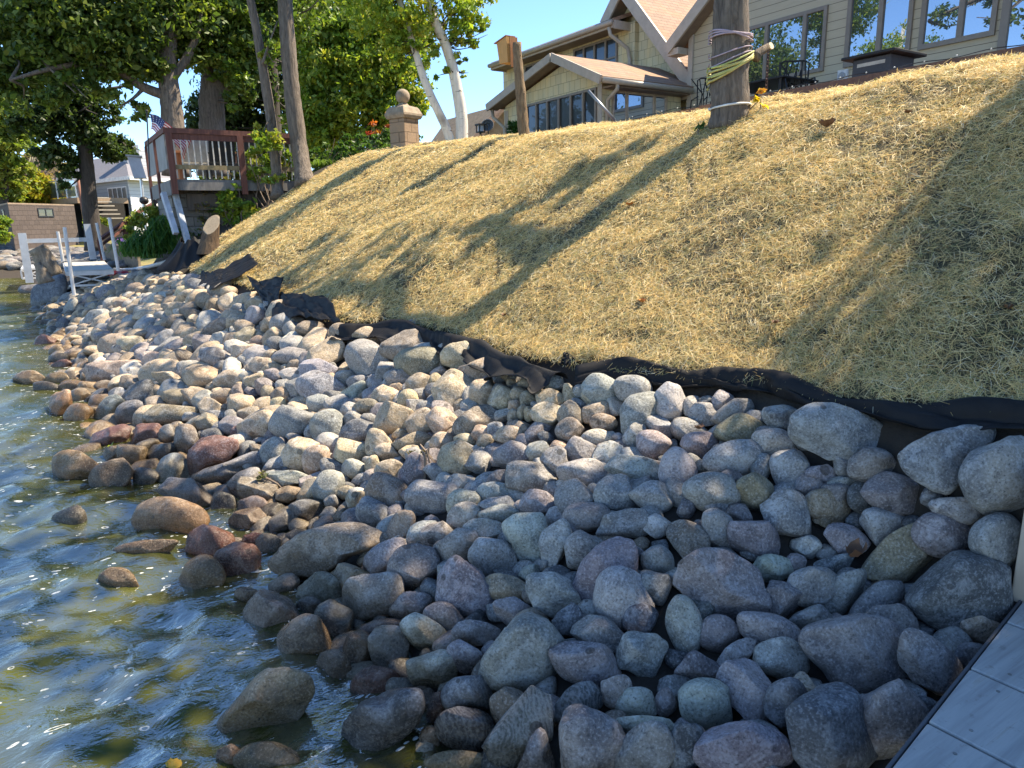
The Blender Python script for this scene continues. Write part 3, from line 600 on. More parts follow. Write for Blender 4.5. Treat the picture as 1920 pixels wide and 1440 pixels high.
# stones whose outline is its own: polygon in tile pixels, colour, label, landmark name, angularity
POLY = [
((640, 960), [(1060, 548), (1168, 600), (1268, 722), (1235, 900), (1165, 1010), (1000, 1035), (850, 1000), (765, 930), (795, 815), (900, 680), (985, 575)], 'g', 'large pointed speckled granite boulder in the middle of the shaded pile', 'pointed speckled granite boulder', .45),
((640, 960), [(648, 238), (800, 340), (868, 470), (860, 620), (690, 640), (525, 510), (545, 350), (600, 270)], 'p', 'pyramid-shaped purplish boulder with a pale vein across its face', 'pyramid-shaped purplish boulder', .6),
((640, 960), [(895, 65), (985, 5), (1135, 0), (1168, 85), (1110, 312), (1000, 278), (925, 170)], 'l', 'pale angular slab-faced stone with a dark chip at the top', 'pale angular slab-faced stone', .7),
((640, 960), [(1040, 345), (1190, 332), (1300, 385), (1350, 505), (1330, 570), (1190, 602), (1080, 540), (1035, 440)], 'l', 'pale stone with a broken blue-grey facet on its front', 'stone with the blue-grey facet', .6),
((640, 960), [(1260, 1085), (1330, 1068), (1440, 1110), (1560, 1175), (1625, 1300), (1560, 1420), (1490, 1540), (1240, 1540), (1225, 1300), (1220, 1180)], 'p', 'big purplish boulder with wet dark patches at the bottom edge', 'wet-patched purplish boulder', .3),
((640, 960), [(1110, 1205), (1150, 1230), (1200, 1400), (1230, 1560), (1000, 1560), (985, 1450), (1060, 1270)], 'p', 'sharply pointed triangular purplish stone at the bottom edge', 'sharp triangular stone', .5),
((640, 960), [(0, 1190), (120, 1060), (300, 985), (455, 985), (490, 1090), (430, 1200), (340, 1300), (180, 1420), (0, 1400)], 'd', 'flat dark wet boulder washed over at the waterline', 'washed-over dark boulder', .5),
((1280, 480), [(1630, 938), (1760, 945), (1780, 978), (1735, 1070), (1610, 1225), (1500, 1350), (1380, 1310), (1235, 1215), (1203, 1115), (1290, 1050), (1420, 985)], 'g', 'large flat-faced angular grey slab leaning under the black fabric', 'flat-faced angular slab', .8),
((0, 480), [(1043, 1252), (1150, 1195), (1300, 1150), (1400, 1105), (1462, 1072), (1476, 1165), (1330, 1228), (1270, 1290), (1195, 1300), (1090, 1285)], 'g', 'long dark jagged slab streaked with pale lichen', 'long lichen-streaked slab', .8),
((0, 480), [(1040, 1180), (1060, 1090), (1130, 1020), (1220, 1003), (1340, 1030), (1345, 1090), (1290, 1150), (1150, 1215), (1060, 1260)], 'r', 'broad cracked red-brown boulder behind the long jagged slab', 'cracked red-brown boulder', .5),
((0, 480), [(495, 1060), (520, 1000), (620, 960), (700, 940), (745, 965), (725, 1030), (660, 1080), (560, 1118), (500, 1105)], 'r', 'smooth wet red slab-sided boulder near the water', 'wet red boulder', .5),
((0, 960), [(1210, 225), (1320, 162), (1440, 185), (1472, 240), (1465, 350), (1390, 410), (1280, 400), (1180, 320)], 'r', 'blocky copper-red boulder lit by a sun patch at the waterline', 'sunlit copper-red boulder', .7),
((0, 960), [(1205, 1270), (1215, 1180), (1330, 1050), (1430, 930), (1500, 875), (1640, 870), (1760, 920), (1780, 1010), (1700, 1150), (1560, 1260), (1440, 1300), (1280, 1310)], 'b', 'large wet brown boulder with a dark split face standing in the water', 'large wet boulder in the water', .55),
((0, 960), [(1500, 300), (1560, 210), (1700, 110), (1850, 65), (2010, 50), (2130, 95), (2205, 170), (2150, 215), (1980, 250), (1880, 330), (1760, 400), (1560, 350)], 'b', 'long broad grey-brown boulder half lit above the waterline', 'long grey-brown boulder', .35),
]
ROCKS = []      # dict(c, a, b, ang, wdist, col, V, label, land)
def put(px, py, a, b, angd, col, star, poly=None, label=None, land=None, angu=None):
    r = np.random.default_rng(int(px * 7 + py * 13) % 99991)
    wd = 5.0
    for _ in range(4):
        rr = .5 * (a + b) / F * wd; P = hit(px, py, max(.02, .42 * rr) + .03)
        if P[2] < .28 * rr: P = onZ(px, py, .28 * rr)                       # stones standing in the shallows
        wd = (P - CAM) @ FW
    ang = angu if angu is not None else (r.uniform(.65, 1.05) if star else r.uniform(.08, .58))
    pxs = (a * b) ** .5
    V = stone(r, 5 if pxs > 62 else 4 if pxs > 17 else 3, ang, poly, r.uniform(.8, 1.05))
    ca, sa = math.cos(math.radians(angd)), math.sin(math.radians(angd))
    U1, U2 = RT * ca - UP * sa, RT * sa + UP * ca
    d = ray(px, py); d = d / np.linalg.norm(d)
    dep = min(a, b) * (1.05 if poly is None else .85)
    S = wd / F
    W = np.outer(V[:, 0] * a * S, U1) + np.outer(V[:, 1] * b * S, U2) - np.outer(V[:, 2] * dep * S, d)
    tint = np.array(TINT[col]) * r.uniform(.84, 1.18) * (1 + r.normal(0, .035, 3))
    ROCKS.append(dict(p=P, W=W, sub=5 if pxs > 62 else 4 if pxs > 17 else 3, tint=tint, band=1 if col == 'y' else 0, col=col, px=px, py=py, size=pxs, asp=max(a, b) / min(a, b),
                      ang=ang, label=label, land=land, R=pxs * S, traced=True))
for (ox, oy), pts, col, lab, land, ag in POLY:
    P = np.array(pts, float) / 3 + (ox, oy); lo, hi = P.min(0), P.max(0); c = (lo + hi) / 2; h = (hi - lo) / 2
    pl = [((x - c[0]) / h[0], -(y - c[1]) / h[1]) for x, y in P]
    put(c[0], c[1], h[0], h[1], 0, col, True, pl, lab, land, ag)
for (ox, oy), txt in TILES.items():
    for e in txt.replace('\n', ';').split(';'):
        q = e.split()
        if len(q) == 6:
            u, v_, a, b, an = map(float, q[:5])
            put(ox + u / 3, oy + v_ / 3, a / 3 * 1.11, b / 3 * 1.11, an, q[5][0], q[5].endswith('*'))
# filler stones: packed into the gaps and over the far end of the pile
cell = {}
def key(p): return (int(p[0] // .5), int(p[1] // .5))
for k in ROCKS: cell.setdefault(key(k['p']), []).append((k['p'], k['R']))
fr = np.random.default_rng(21)
def free(p, R, f):
    kx, ky = key(p)
    for i in range(-2, 3):
        for j in range(-2, 3):
            for q, r2 in cell.get((kx + i, ky + j), ()):
                if np.linalg.norm(p - q) < f * (R + r2): return False
    return True
for n_try, lo, hi, f, yr in ((9000, .13, .19, .80, (6.5, 22)), (16000, .09, .135, .76, (4.5, 24)), (26000, .06, .10, .70, (1.0, 24)), (12000, .045, .065, .74, (1.2, 9))):
    for _ in range(n_try):
        y = fr.uniform(*yr); xs, xf = float(shore(y)), float(fabx(y)); x = fr.uniform(xs - .32 - .15 * fr.random(), xf - .12 if y < 15.5 else 1.9)
        R = fr.uniform(lo, hi); z = gz(x, y) + R * .36; p = np.array([x, y, z])
        if not free(p, R, f): continue
        cell.setdefault(key(p), []).append((p, R)); X_, Y_, W_ = proj(p)
        if not (-60 < X_ < 1980 and 300 < Y_ < 1520): continue
        V = stone(fr, 3 if R / W_ * F < 26 else 4, fr.uniform(.1, .75), None, 1.0); s3 = R * np.array([fr.uniform(.9, 1.35), fr.uniform(.75, 1.05), fr.uniform(.65, .95)]); yaw = fr.uniform(0, 6.28)
        W = V * s3; cw, sw = math.cos(yaw), math.sin(yaw); W = np.stack([W[:, 0] * cw - W[:, 1] * sw, W[:, 0] * sw + W[:, 1] * cw, W[:, 2] + .25 * fr.normal() * W[:, 0]], -1)
        col = fr.choice(list('gltpbdro'), p=[.15, .12, .44, .07, .17, .03, .00, .02]) if y > 6 else fr.choice(list('glpdb'), p=[.4, .15, .2, .15, .1])
        if x < xs + .1: col = fr.choice(list('wbrdo'), p=[.3, .3, .15, .15, .1])
        ROCKS.append(dict(p=p, W=W, sub=3 if R / W_ * F < 26 else 4, tint=np.array(TINT[col]) * fr.uniform(.8, 1.2), band=0, col=col, px=X_, py=Y_, size=R / W_ * F * .62, asp=s3.max() / s3.min() * .8, ang=.3, label=None, land=None, R=R, traced=False))
def inframe(k): return -15 < k['px'] < 1935 and k['py'] < 1455
order = sorted(ROCKS, key=lambda k: -(k['size'] * (1.6 if k['traced'] else .8) * (1 if inframe(k) else .05) + (500 if k['label'] else 0)))
solo, rest = order[:300], order[300:]
lands = [k for k in solo if k['land']]
LM_EXTRA = [(618, 1035), ]
def named(px, py, lab, land):
    k = min((q for q in solo if not q['label']), key=lambda q: (q['px'] - px) ** 2 + (q['py'] - py) ** 2)
    k['label'] = lab; k['land'] = land; lands.append(k)
named(1695, 1042, 'elongated ochre-grey loaf-shaped boulder above the big dark boulder', 'ochre loaf-shaped boulder')
named(1800, 1118, 'big smooth dark grey boulder beside the wooden dock post', 'big dark boulder by the post')
named(1602, 1227, 'big domed purplish boulder near the dock edge', 'domed purplish boulder')
named(1563, 1377, 'tall dark cone-shaped boulder at the bottom edge near the dock', 'dark cone-shaped boulder')
named(1397, 1408, 'round pinkish-grey spotted stone at the bottom edge', 'spotted pinkish stone')
named(1355, 1103, 'broad purplish boulder with swirling texture in the shaded centre', 'broad swirled boulder')
named(1586, 814, 'wide grey mottled boulder directly under the black fabric', 'wide mottled boulder')
named(1455, 834, 'pale stone with a pale blue spot under the fabric', 'blue-spotted stone')
named(873, 1369, 'dark stone with upright pale bands near the water', 'upright-banded stone')
named(983, 1372, 'long dark blue-grey tilted boulder with thin banding', 'tilted banded boulder')
named(790, 680, 'large brown block-shaped boulder at the top of the pile', 'brown block boulder')
named(690, 677, 'large smooth grey boulder at the top of the sunny pile', 'smooth grey top boulder')
named(742, 786, 'rounded tan boulder in the sunny patch', 'rounded tan boulder')
named(1007, 806, 'dark oval lens-shaped stone in the sunny patch', 'lens-shaped stone')
named(898, 873, 'brownish grey egg-shaped boulder on the shadow edge', 'egg boulder on the shadow edge')
named(1195, 883, 'pale angular stone with a ridge on its top', 'ridged pale stone')
named(146, 880, 'wet brown rounded boulder at the far water edge', 'wet brown rounded boulder')
named(95, 553, 'large dark boulder standing beside the white boat lift', 'dark boulder beside the boat lift')
named(306, 698, 'long pale tan boulder in the sunlit pile', 'long pale tan boulder')
named(382, 707, 'smooth sunlit tan boulder with a ridge', 'smooth sunlit boulder')
named(217, 690, 'broad sunlit tan boulder close to the far waterline', 'broad sunlit boulder')
named(480, 595, 'rounded pinkish boulder against the crumpled fabric', 'pinkish boulder against the fabric')
named(319, 975, 'wet brown boulder with a sunlit top in the shallows', 'sun-topped wet boulder')
named(223, 1087, 'small tan boulder almost covered by the lake', 'half-drowned tan boulder')
named(1870, 895, 'big rounded grey boulder at the right edge below the fabric', 'right-edge rounded boulder')
named(1515, 960, 'grey boulder with bluish patches above the ochre stone', 'bluish patched boulder')
named(1175, 1080, 'tall leaning purplish boulder behind the pink-topped stone', 'tall leaning boulder')
named(1167, 1122, 'pale grey egg-shaped boulder with a sunlit pinkish facet', 'egg boulder with pink facet')
def describe(k, used):
    s = k['size']; dist = (k['p'] - CAM) @ FW
    sz = 'large' if k['R'] > .2 else 'small' if k['R'] < .105 else 'medium'
    sh = 'angular' if k['ang'] > .52 else 'elongated' if k['asp'] > 1.65 else 'oval' if k['asp'] > 1.28 else 'rounded'
    near = sorted(lands, key=lambda q: (q['px'] - k['px']) ** 2 + (q['py'] - k['py']) ** 2)
    def rel(q):
        dx, dy = k['px'] - q['px'], k['py'] - q['py']
        dd = math.hypot(dx, dy) / max(8, q['size'] + k['size'])
        side = ('left of' if dx < 0 else 'right of') if abs(dx) > abs(dy) else ('above' if dy < 0 else 'below')
        if abs(dx) > .5 * abs(dy) and abs(dy) > .5 * abs(dx): side = ('up and ' if dy < 0 else 'down and ') + ('left from' if dx < 0 else 'right from')
        return ('just ' if dd < 1.5 else '' if dd < 3 else 'well ') + side
    for q in near[:5]:
        t_ = f"{sz} {WORD[k['col']]} {sh} stone {rel(q)} the {q['land']}"
        if t_ not in used and len(t_.split()) <= 16: return t_
    for q in near[:4]:
        for r2 in near[:6]:
            if r2 is q: continue
            t_ = f"{WORD[k['col']]} {sh} stone {rel(q).replace('just ', '').replace('well ', '')} the {q['land']}, toward the {r2['land']}"
            if t_ not in used and len(t_.split()) <= 16: return t_
    return f"second {t_}"
used = set(k['label'] for k in solo if k['label'])
for k in solo:
    if not k['label']: k['label'] = describe(k, used); used.add(k['label'])
def attr_col(k, n): return np.tile(np.array([*k['tint'], 1 - k['band']], np.float32), (n, 1))
GR = 'rounded fieldstones of the shoreline riprap'
for k in solo:
    o = link('boulder' if k['R'] > .2 else 'stone', np_mesh('rock', k['W'], ICO[k['sub']][1], None, attr_col(k, len(k['W']))), M_ROCK, smooth=True)
    o.location = [float(v) for v in k['p']]
    tag(o, k['label'], 'boulder' if k['R'] > .2 else 'rock', GR)
Vs, Fs, Cs_, b0 = [], [], [], 0
for k in rest:
    Vs.append(k['W'] + k['p']); Fs.append(ICO[k['sub']][1] + b0); Cs_.append(attr_col(k, len(k['W']))); b0 += len(k['W'])
tag(link('small_rocks', np_mesh('small_rocks', np.concatenate(Vs), np.concatenate(Fs), None, np.concatenate(Cs_)), M_ROCK, smooth=True),
    'mass of small tan and grey stones filling between the larger boulders', 'rocks', kind='stuff')
print('rocks', len(ROCKS), 'traced', sum(k['traced'] for k in ROCKS), 'rest', len(rest))
# rock edge of the far shore behind the boathouse lawn
Vs, Fs, Cs_, b0 = [], [], [], 0
for _ in range(420):
    px, py = fr.uniform(-20, 235), fr.uniform(466, 500); P = hit(px, py, .05)
    if P[1] < 24: P = np.array([fr.uniform(-9, 2), fr.uniform(33, 37), 0]); P[2] = gz(P[0], P[1])
    V = stone(fr, 3, .4) * fr.uniform(.12, .3) * np.array([1.2, 1, .75]); Vs.append(V + P); Fs.append(ICO[3][1] + b0); b0 += len(V)
    Cs_.append(np.tile(np.array([*(np.array(TINT[fr.choice(list('gdpb'))]) * fr.uniform(.45, .8)), 1], np.float32), (len(V), 1)))  # tints darkened so the stones carry the far shore's shade
tag(link('shore_rocks', np_mesh('shore_rocks', np.concatenate(Vs), np.concatenate(Fs), None, np.concatenate(Cs_)), M_ROCK, smooth=True),
    'band of grey stones along the far shore below the brown boathouse', 'rocks', kind='stuff')

# ================================================================== TREES AND PLANTS
def m_bark(name, a, b_, scale=1.0, birch=False):
    m, t, b, o = nodes_of(name); v = coords(t, (9 * scale, 9 * scale, 1.6 * scale)); n1 = noise(t, v, 2.4, 8, .7, .6); n2 = noise(t, coords(t), 1.3, 4)
    if birch:
        hv = coords(t, (3, 3, 16)); n3 = noise(t, hv, 1.6, 4, .6, .3); c = mixc(t, ramp(t, n1, [(.3, 0.), (.7, 1.)]), a, b_)
        c = mixc(t, ramp(t, n3, [(.62, 0.), (.68, 1.)]), c, (.03, .025, .022)); c = mixc(t, ramp(t, n2, [(.62, 0.), (.70, .8)]), c, (.12, .09, .07))
        L(t, c, b.inputs['Base Color']); b.inputs['Roughness'].default_value = .7; bump(t, b, n3, .3, .01); return m
    c = mixc(t, ramp(t, n1, [(.32, 0.), (.66, 1.)]), a, b_); c = mixc(t, mth(t, 'MULTIPLY', n2, .4), c, [x * .7 for x in b_])
    L(t, c, b.inputs['Base Color']); b.inputs['Roughness'].default_value = .9; bump(t, b, n1, .9, .04); return m
M_BARK = m_bark('grey-brown bark', (.035, .028, .023), (.25, .20, .155)); M_BARKD = m_bark('dark bark', (.018, .015, .013), (.075, .06, .05))
M_BIRCH = m_bark('birch bark', (.50, .46, .40), (.72, .68, .60), 1, True); M_TWIG = plain('dry twigs', (.20, .15, .11), .9, .3)
def m_leaf():
    m, t, b, out = nodes_of('leaves'); at = N(t, 'Attribute', attribute_name='tint')
    L(t, at.outputs['Color'], b.inputs['Base Color']); b.inputs['Roughness'].default_value = .48; b.inputs['Specular IOR Level'].default_value = .45
    tr = N(t, 'BsdfTranslucent'); L(t, mixc(t, 1.0, at.outputs['Color'], (1.25, 1.3, .6), 'MULTIPLY'), tr.inputs[0])
    mx = N(t, 'MixShader'); mx.inputs[0].default_value = .45; L(t, b.outputs[0], mx.inputs[1]); L(t, tr.outputs[0], mx.inputs[2]); L(t, mx.outputs[0], out.inputs[0]); return m
M_LEAF = m_leaf()
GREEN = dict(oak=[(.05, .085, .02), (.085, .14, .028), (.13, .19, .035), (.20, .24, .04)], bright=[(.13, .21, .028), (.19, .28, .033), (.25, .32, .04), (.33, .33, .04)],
             birch=[(.15, .24, .03), (.20, .30, .035), (.27, .35, .04), (.37, .37, .04)], lime=[(.16, .22, .03), (.22, .28, .04), (.28, .30, .05)], yellow=[(.40, .30, .02), (.34, .32, .03), (.22, .28, .03), (.46, .28, .03)],
             dark=[(.028, .052, .016), (.045, .075, .02), (.065, .10, .025)], plant=[(.05, .11, .02), (.07, .14, .025), (.10, .17, .03)], tan=[(.34, .27, .17), (.42, .34, .22), (.27, .21, .13), (.22, .20, .10)], fern=[(.04, .10, .02), (.06, .14, .03)])
def leaves(name, blobs, size, pal, parent, seed=1, clump=.42, up=.35, shape=.5, fall=0.0):
    """blobs: (centre, (rx, ry, rz), leaf count).  Leaves sit in sprays scattered through each blob, so gaps show between them."""
    r = np.random.default_rng(seed); Cs, Ls = [], []
    for c, rad, n in blobs:
        n = int(n * 1.15); c = np.array(c, float); rad = np.array(rad if hasattr(rad, '__len__') else (rad,) * 3, float); k = max(3, int(n / 42))
        d = r.normal(size=(k, 3)); d /= np.linalg.norm(d, axis=1)[:, None]; cc = c + d * rad * (r.random((k, 1)) ** .42)
        cs = rad.mean() * clump * r.uniform(.35, 1.0, k); which = r.integers(0, k, n)
        o = r.normal(size=(n, 3)) * .55; o[:, 2] *= .6
        p = cc[which] + o * cs[which][:, None]; Cs.append(p); Ls.append((which * 7919) % 97 / 97.0)
    P = np.concatenate(Cs); sel = np.concatenate(Ls); n = len(P)
    nrm = r.normal(size=(n, 3)); nrm[:, 2] += up; nrm /= np.linalg.norm(nrm, axis=1)[:, None]
    a = r.normal(size=(n, 3)); a[:, 2] -= fall; a -= nrm * (a * nrm).sum(1)[:, None]; a /= np.linalg.norm(a, axis=1)[:, None]; s = np.cross(nrm, a)
    ln = size * .86 * np.clip(r.lognormal(0, .32, n), .45, 1.9)[:, None]; w_ = ln * shape
    fold = nrm * ln * r.uniform(-.16, .16, (n, 1))
    V = np.stack([P - a * ln * .5, P + s * w_ * .5 + fold - a * ln * .06, P + a * ln * .5 - fold * .6, P - s * w_ * .5 + fold - a * ln * .06], 1).reshape(-1, 3)
    pal = np.array(pal); ci = np.clip((sel * .65 + r.random(n) * .45) * len(pal), 0, len(pal) - 1).astype(int)
    C = pal[ci] * r.uniform(.8, 1.2, (n, 1))
    return link(name, np_mesh(name, V, np.arange(n * 4).reshape(-1, 4), None, np.repeat(C, 4, 0)), M_LEAF, parent)
def blob(px, py, rpx, y, n, depth=1.0, flat=1.0):
    p = onY(px, py, y); wd = (p - CAM) @ FW; r_ = rpx / F * wd
    return p, (r_, r_ * depth, r_ * flat), n
def pline(pts, y): return [onY(px, py, y + (q[0] if q else 0)) for px, py, *q in pts]
def limb(mb, pts, r0, r1, n=9, jit=.06):
    """smoothed, tapering limb"""
    P = np.array(pts, float); s = np.linspace(0, len(P) - 1, max(6, 5 * (len(P) - 1) + 1)); i = np.arange(len(P))
    C = np.stack([np.interp(s, i, P[:, k]) for k in range(3)], -1)
    for _ in range(2): C[1:-1] = (C[:-2] + 2 * C[1:-1] + C[2:]) / 4
    mb.tube(C, list(np.linspace(r0, r1, len(C))), n, jit=jit); return C
def twigs(mb, blobs, src, r, k=3, rad=.035, seed=0):
    g = np.random.default_rng(seed)
    for c, rr, n in blobs:
        c = np.array(c); src_ = min(src, key=lambda q: np.linalg.norm(np.array(q) - c))
        for _ in range(k):
            e = c + g.normal(size=3) * np.array(rr) * .55; m_ = (np.array(src_) + e) / 2 + g.normal(size=3) * .12 * np.linalg.norm(e - src_)
            limb(mb, [src_, m_, e], rad, rad * .25, 5, 0)
def tree(name, label, foot, trunk, r0, r1, limbs, blobs, leafsize, pal, bark, seed, group=None, clump=.42, twig=2, shape=.5, cat='tree', foot_flare=1.25, twrad=.04):
    root = empty(name, foot, label, cat, group); mb = MB()
    T = np.array(trunk, float); s = np.linspace(0, len(T) - 1, 8 * (len(T) - 1) + 1); C = np.stack([np.interp(s, np.arange(len(T)), T[:, k]) for k in range(3)], -1)
    for _ in range(3): C[1:-1] = (C[:-2] + 2 * C[1:-1] + C[2:]) / 4
    R = np.linspace(r0, r1, len(C)); R[:4] *= np.linspace(foot_flare, 1, 4)
    mb.tube(C, list(R), 16, jit=.05); src = list(C[len(C) // 3:])
    for pts, a, b_ in limbs: src += list(limb(mb, pts, a, b_))
    if blobs and twig: twigs(mb, blobs, src, r1, twig, twrad, seed)
    mb.build('trunk', bark, root, smooth=True)
    if blobs: leaves('crown', blobs, leafsize, pal, root, seed, clump, shape=shape)
    return root
TG = 'broadleaf trees behind the neighbouring deck'
# two big oaks beside the neighbour's deck
y = 20.5; f = hit(330, 300, 0); f = onY(328, 300, y)
tr = pline([(332, 330), (325, 235), (318, 170), (312, 120), (318, 50), (320, -120)], y)
tree('oak_tree', 'dark ridged oak trunk with a long limb reaching left, behind the flag', tr[0], tr, .30, .16,
     [(pline([(314, 180), (270, 165), (215, 128), (150, 118), (80, 132), (20, 150)], y), .13, .03), (pline([(318, 150), (350, 110), (372, 60), (380, -20)], y), .13, .05), (pline([(270, 165), (250, 185), (225, 200)], y), .05, .02), (pline([(312, 120), (270, 60), (200, 10), (120, -40)], y), .12, .03)],
     [blob(*b) for b in ((55, 60, 85, y + 1, 5200), (140, 45, 85, y, 5200), (235, 55, 85, y, 5200), (330, 40, 85, y + .5, 4600), (95, -50, 120, y, 4200), (270, -60, 130, y, 4200), (20, 150, 60, y + 1, 2000), (110, 172, 36, y, 800), (195, 140, 44, y, 1100), (275, 112, 40, y, 900), (266, 208, 22, y, 320), (10, 20, 80, y + 2, 3500))],
     .17, GREEN['oak'], M_BARK, 11, TG)
y = 21.5
tr = pline([(402, 330), (398, 240), (396, 190), (400, 150)], y)
tree('oak_tree', 'stout pale-barked oak trunk with a curved limb bending right, behind the deck rail', tr[0], tr, .36, .30,
     [(pline([(400, 165), (425, 158), (440, 130), (447, 100), (456, 50), (452, -30)], y), .20, .12), (pline([(396, 160), (385, 110), (390, 50), (385, -60)], y), .17, .10), (pline([(445, 110), (480, 60), (520, 20)], y), .08, .03)],
     [blob(*b) for b in ((420, 20, 80, y, 4200), (470, 70, 55, y - .5, 2600), (405, 105, 45, y - .5, 1500), (452, 150, 34, y - .6, 1100), (375, 60, 55, y, 2000), (500, 20, 70, y, 3200), (440, -60, 110, y, 3000), (540, -50, 100, y, 3000), (432, 186, 20, y - .6, 420))],
     .17, GREEN['oak'] + GREEN['bright'][:2], M_BARK, 12, TG)
# dark tree on the far lawn
y = 28
tr = pline([(178, 470), (170, 400), (163, 320), (157, 250), (150, 190), (140, 130), (130, 60)], y)
tree('shade_tree', 'dark leaning tree with hanging foliage standing on the lawn left of the boat lift', tr[0], tr, .27, .13,
     [(pline([(160, 280), (200, 250), (240, 275)], y), .10, .03), (pline([(157, 250), (110, 225), (70, 230)], y), .10, .03), (pline([(150, 200), (190, 170), (240, 160)], y), .10, .03)],
     [blob(*b) for b in ((115, 232, 48, y, 2400), (182, 255, 40, y, 1700), (95, 285, 34, y, 1400), (222, 280, 28, y, 900), (128, 312, 26, y, 800), (155, 195, 50, y, 1700), (65, 220, 48, y, 1700), (120, 345, 13, y, 220), (200, 205, 30, y, 600), (120, 150, 60, y, 1700), (205, 292, 20, y, 420), (250, 288, 11, y, 130))],
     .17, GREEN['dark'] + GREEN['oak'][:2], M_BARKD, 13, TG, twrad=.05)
# trunks at the edge of the straw
y = 15.4
tr = [onY(573, 350, y)] + pline([(560, 270), (548, 180), (541, 100), (534, 0), (528, -100), (522, -260)], y + .4)
tree('ash_tree', 'tall straight grey-brown trunk at the left edge of the straw crest', tr[0], tr, .185, .125,
     [(pline([(528, -100), (580, -160), (640, -210)], y), .08, .03), (pline([(524, -150), (470, -220), (430, -290)], y), .08, .03)], [blob(*b) for b in ((540, -250, 120, y, 3500), (470, -260, 90, y, 2200), (640, -230, 90, y, 2200))], .14, GREEN['bright'], M_BARK, 14, None)
y = 15.8
tr = [onY(521, 372, y)] + pline([(518, 320), (512, 250), (500, 170), (490, 110), (478, 40), (462, -40), (450, -140)], y + .3)
tree('young_tree', 'thin crooked grey trunk just left of the tall straight trunk', tr[0], tr, .12, .07, [(pline([(492, 120), (505, 80), (520, 40)], y), .03, .012)],
     [blob(470, -150, 90, y, 1500), blob(500, 262, 26, y - .2, 360), blob(488, 245, 16, y, 160), blob(505, 100, 22, y, 160)], .12, GREEN['bright'], M_BARK, 15, None, twig=3, twrad=.012)
# background maples
y = 29
tr = pline([(700, 290), (706, 230), (712, 180), (700, 100), (690, 0)], y)
tree('maple_tree', 'bright green leafy maple filling the sky left of the birch', tr[0], tr, .26, .12, [(pline([(710, 200), (660, 120), (600, 60)], y), .1, .03), (pline([(708, 190), (760, 130), (790, 90)], y), .09, .03)],
     [blob(*b) for b in ((615, 100, 80, y, 5200), (690, 130, 80, y, 5200), (635, 195, 62, y, 3800), (715, 215, 48, y, 2600), (585, 225, 52, y, 2800), (762, 165, 46, y, 2400), (680, 30, 95, y, 5200), (585, 25, 80, y, 4200), (750, 70, 70, y, 3600), (775, 205, 22, y, 700), (650, 250, 34, y, 1100), (600, 262, 30, y, 900))],
     .22, GREEN['bright'], M_BARKD, 16, TG)
y = 33
tr = pline([(516, 330), (514, 240), (508, 120), (500, 20)], y)
tree('tall_tree', 'dark shadowed tree in the gap between the oaks and the maple', tr[0], tr, .34, .22, [(pline([(510, 140), (450, 100), (400, 80)], y), .16, .05)],
     [blob(*b) for b in ((425, 195, 60, y + 1, 3600), (480, 185, 62, y + 1, 3600), (560, 195, 52, y + 2, 3000), (395, 235, 44, y + 1, 2200), (470, 245, 50, y + 1, 2400), (540, 130, 60, y + 2, 3000), (440, 130, 60, y, 3000), (560, 250, 36, y + 2, 1400), (520, 40, 80, y + 2, 3400))],
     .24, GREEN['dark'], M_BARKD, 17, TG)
# birch with two stems
y = 13.0; b0 = onY(853, 267, 12.4)
root = empty('birch_tree', b0, 'white-barked birch with two leaning stems on the straw crest', 'tree'); yb = b0[1]
mb = MB(); C1 = limb(mb, [onY(866, 285, yb)] + pline([(866, 225), (862, 195), (848, 120), (832, 75), (815, 40), (803, 0), (785, -70), (770, -170)], yb), .125, .05, 14, .03); mb.build('stem', M_BIRCH, root, smooth=True)
mb = MB(); C2 = limb(mb, [onY(852, 285, yb + .1)] + pline([(836, 238), (815, 195), (795, 150), (778, 95), (764, 50), (748, 0), (730, -80)], yb + .1), .092, .04, 14, .03); mb.build('stem', M_BIRCH, root, smooth=True)
bl = [blob(*b) for b in ((760, 35, 62, yb, 2300), (835, 25, 55, yb, 1800), (882, 20, 34, yb, 700), (878, 70, 28, yb, 520), (700, 15, 62, yb + .4, 1900), (824, 135, 18, yb, 230), (905, 55, 16, yb, 130), (850, 70, 34, yb, 600), (790, 90, 34, yb, 620), (735, 90, 34, yb + .3, 600), (812, -60, 95, yb, 2600), (720, -70, 90, yb, 2200), (890, -50, 60, yb, 1000), (866, 112, 12, yb, 60), (872, 136, 9, yb, 34))]
mb = MB(); twigs(mb, bl, list(C1[8:]) + list(C2[8:]), .02, 4, .018, 5); mb.build('branch', M_BARKD, root, smooth=True)
leaves('crown', [(c, r_, n * .62) for c, r_, n in bl], .095, GREEN['birch'], root, 18, .36, up=.1, shape=.55, fall=.9)
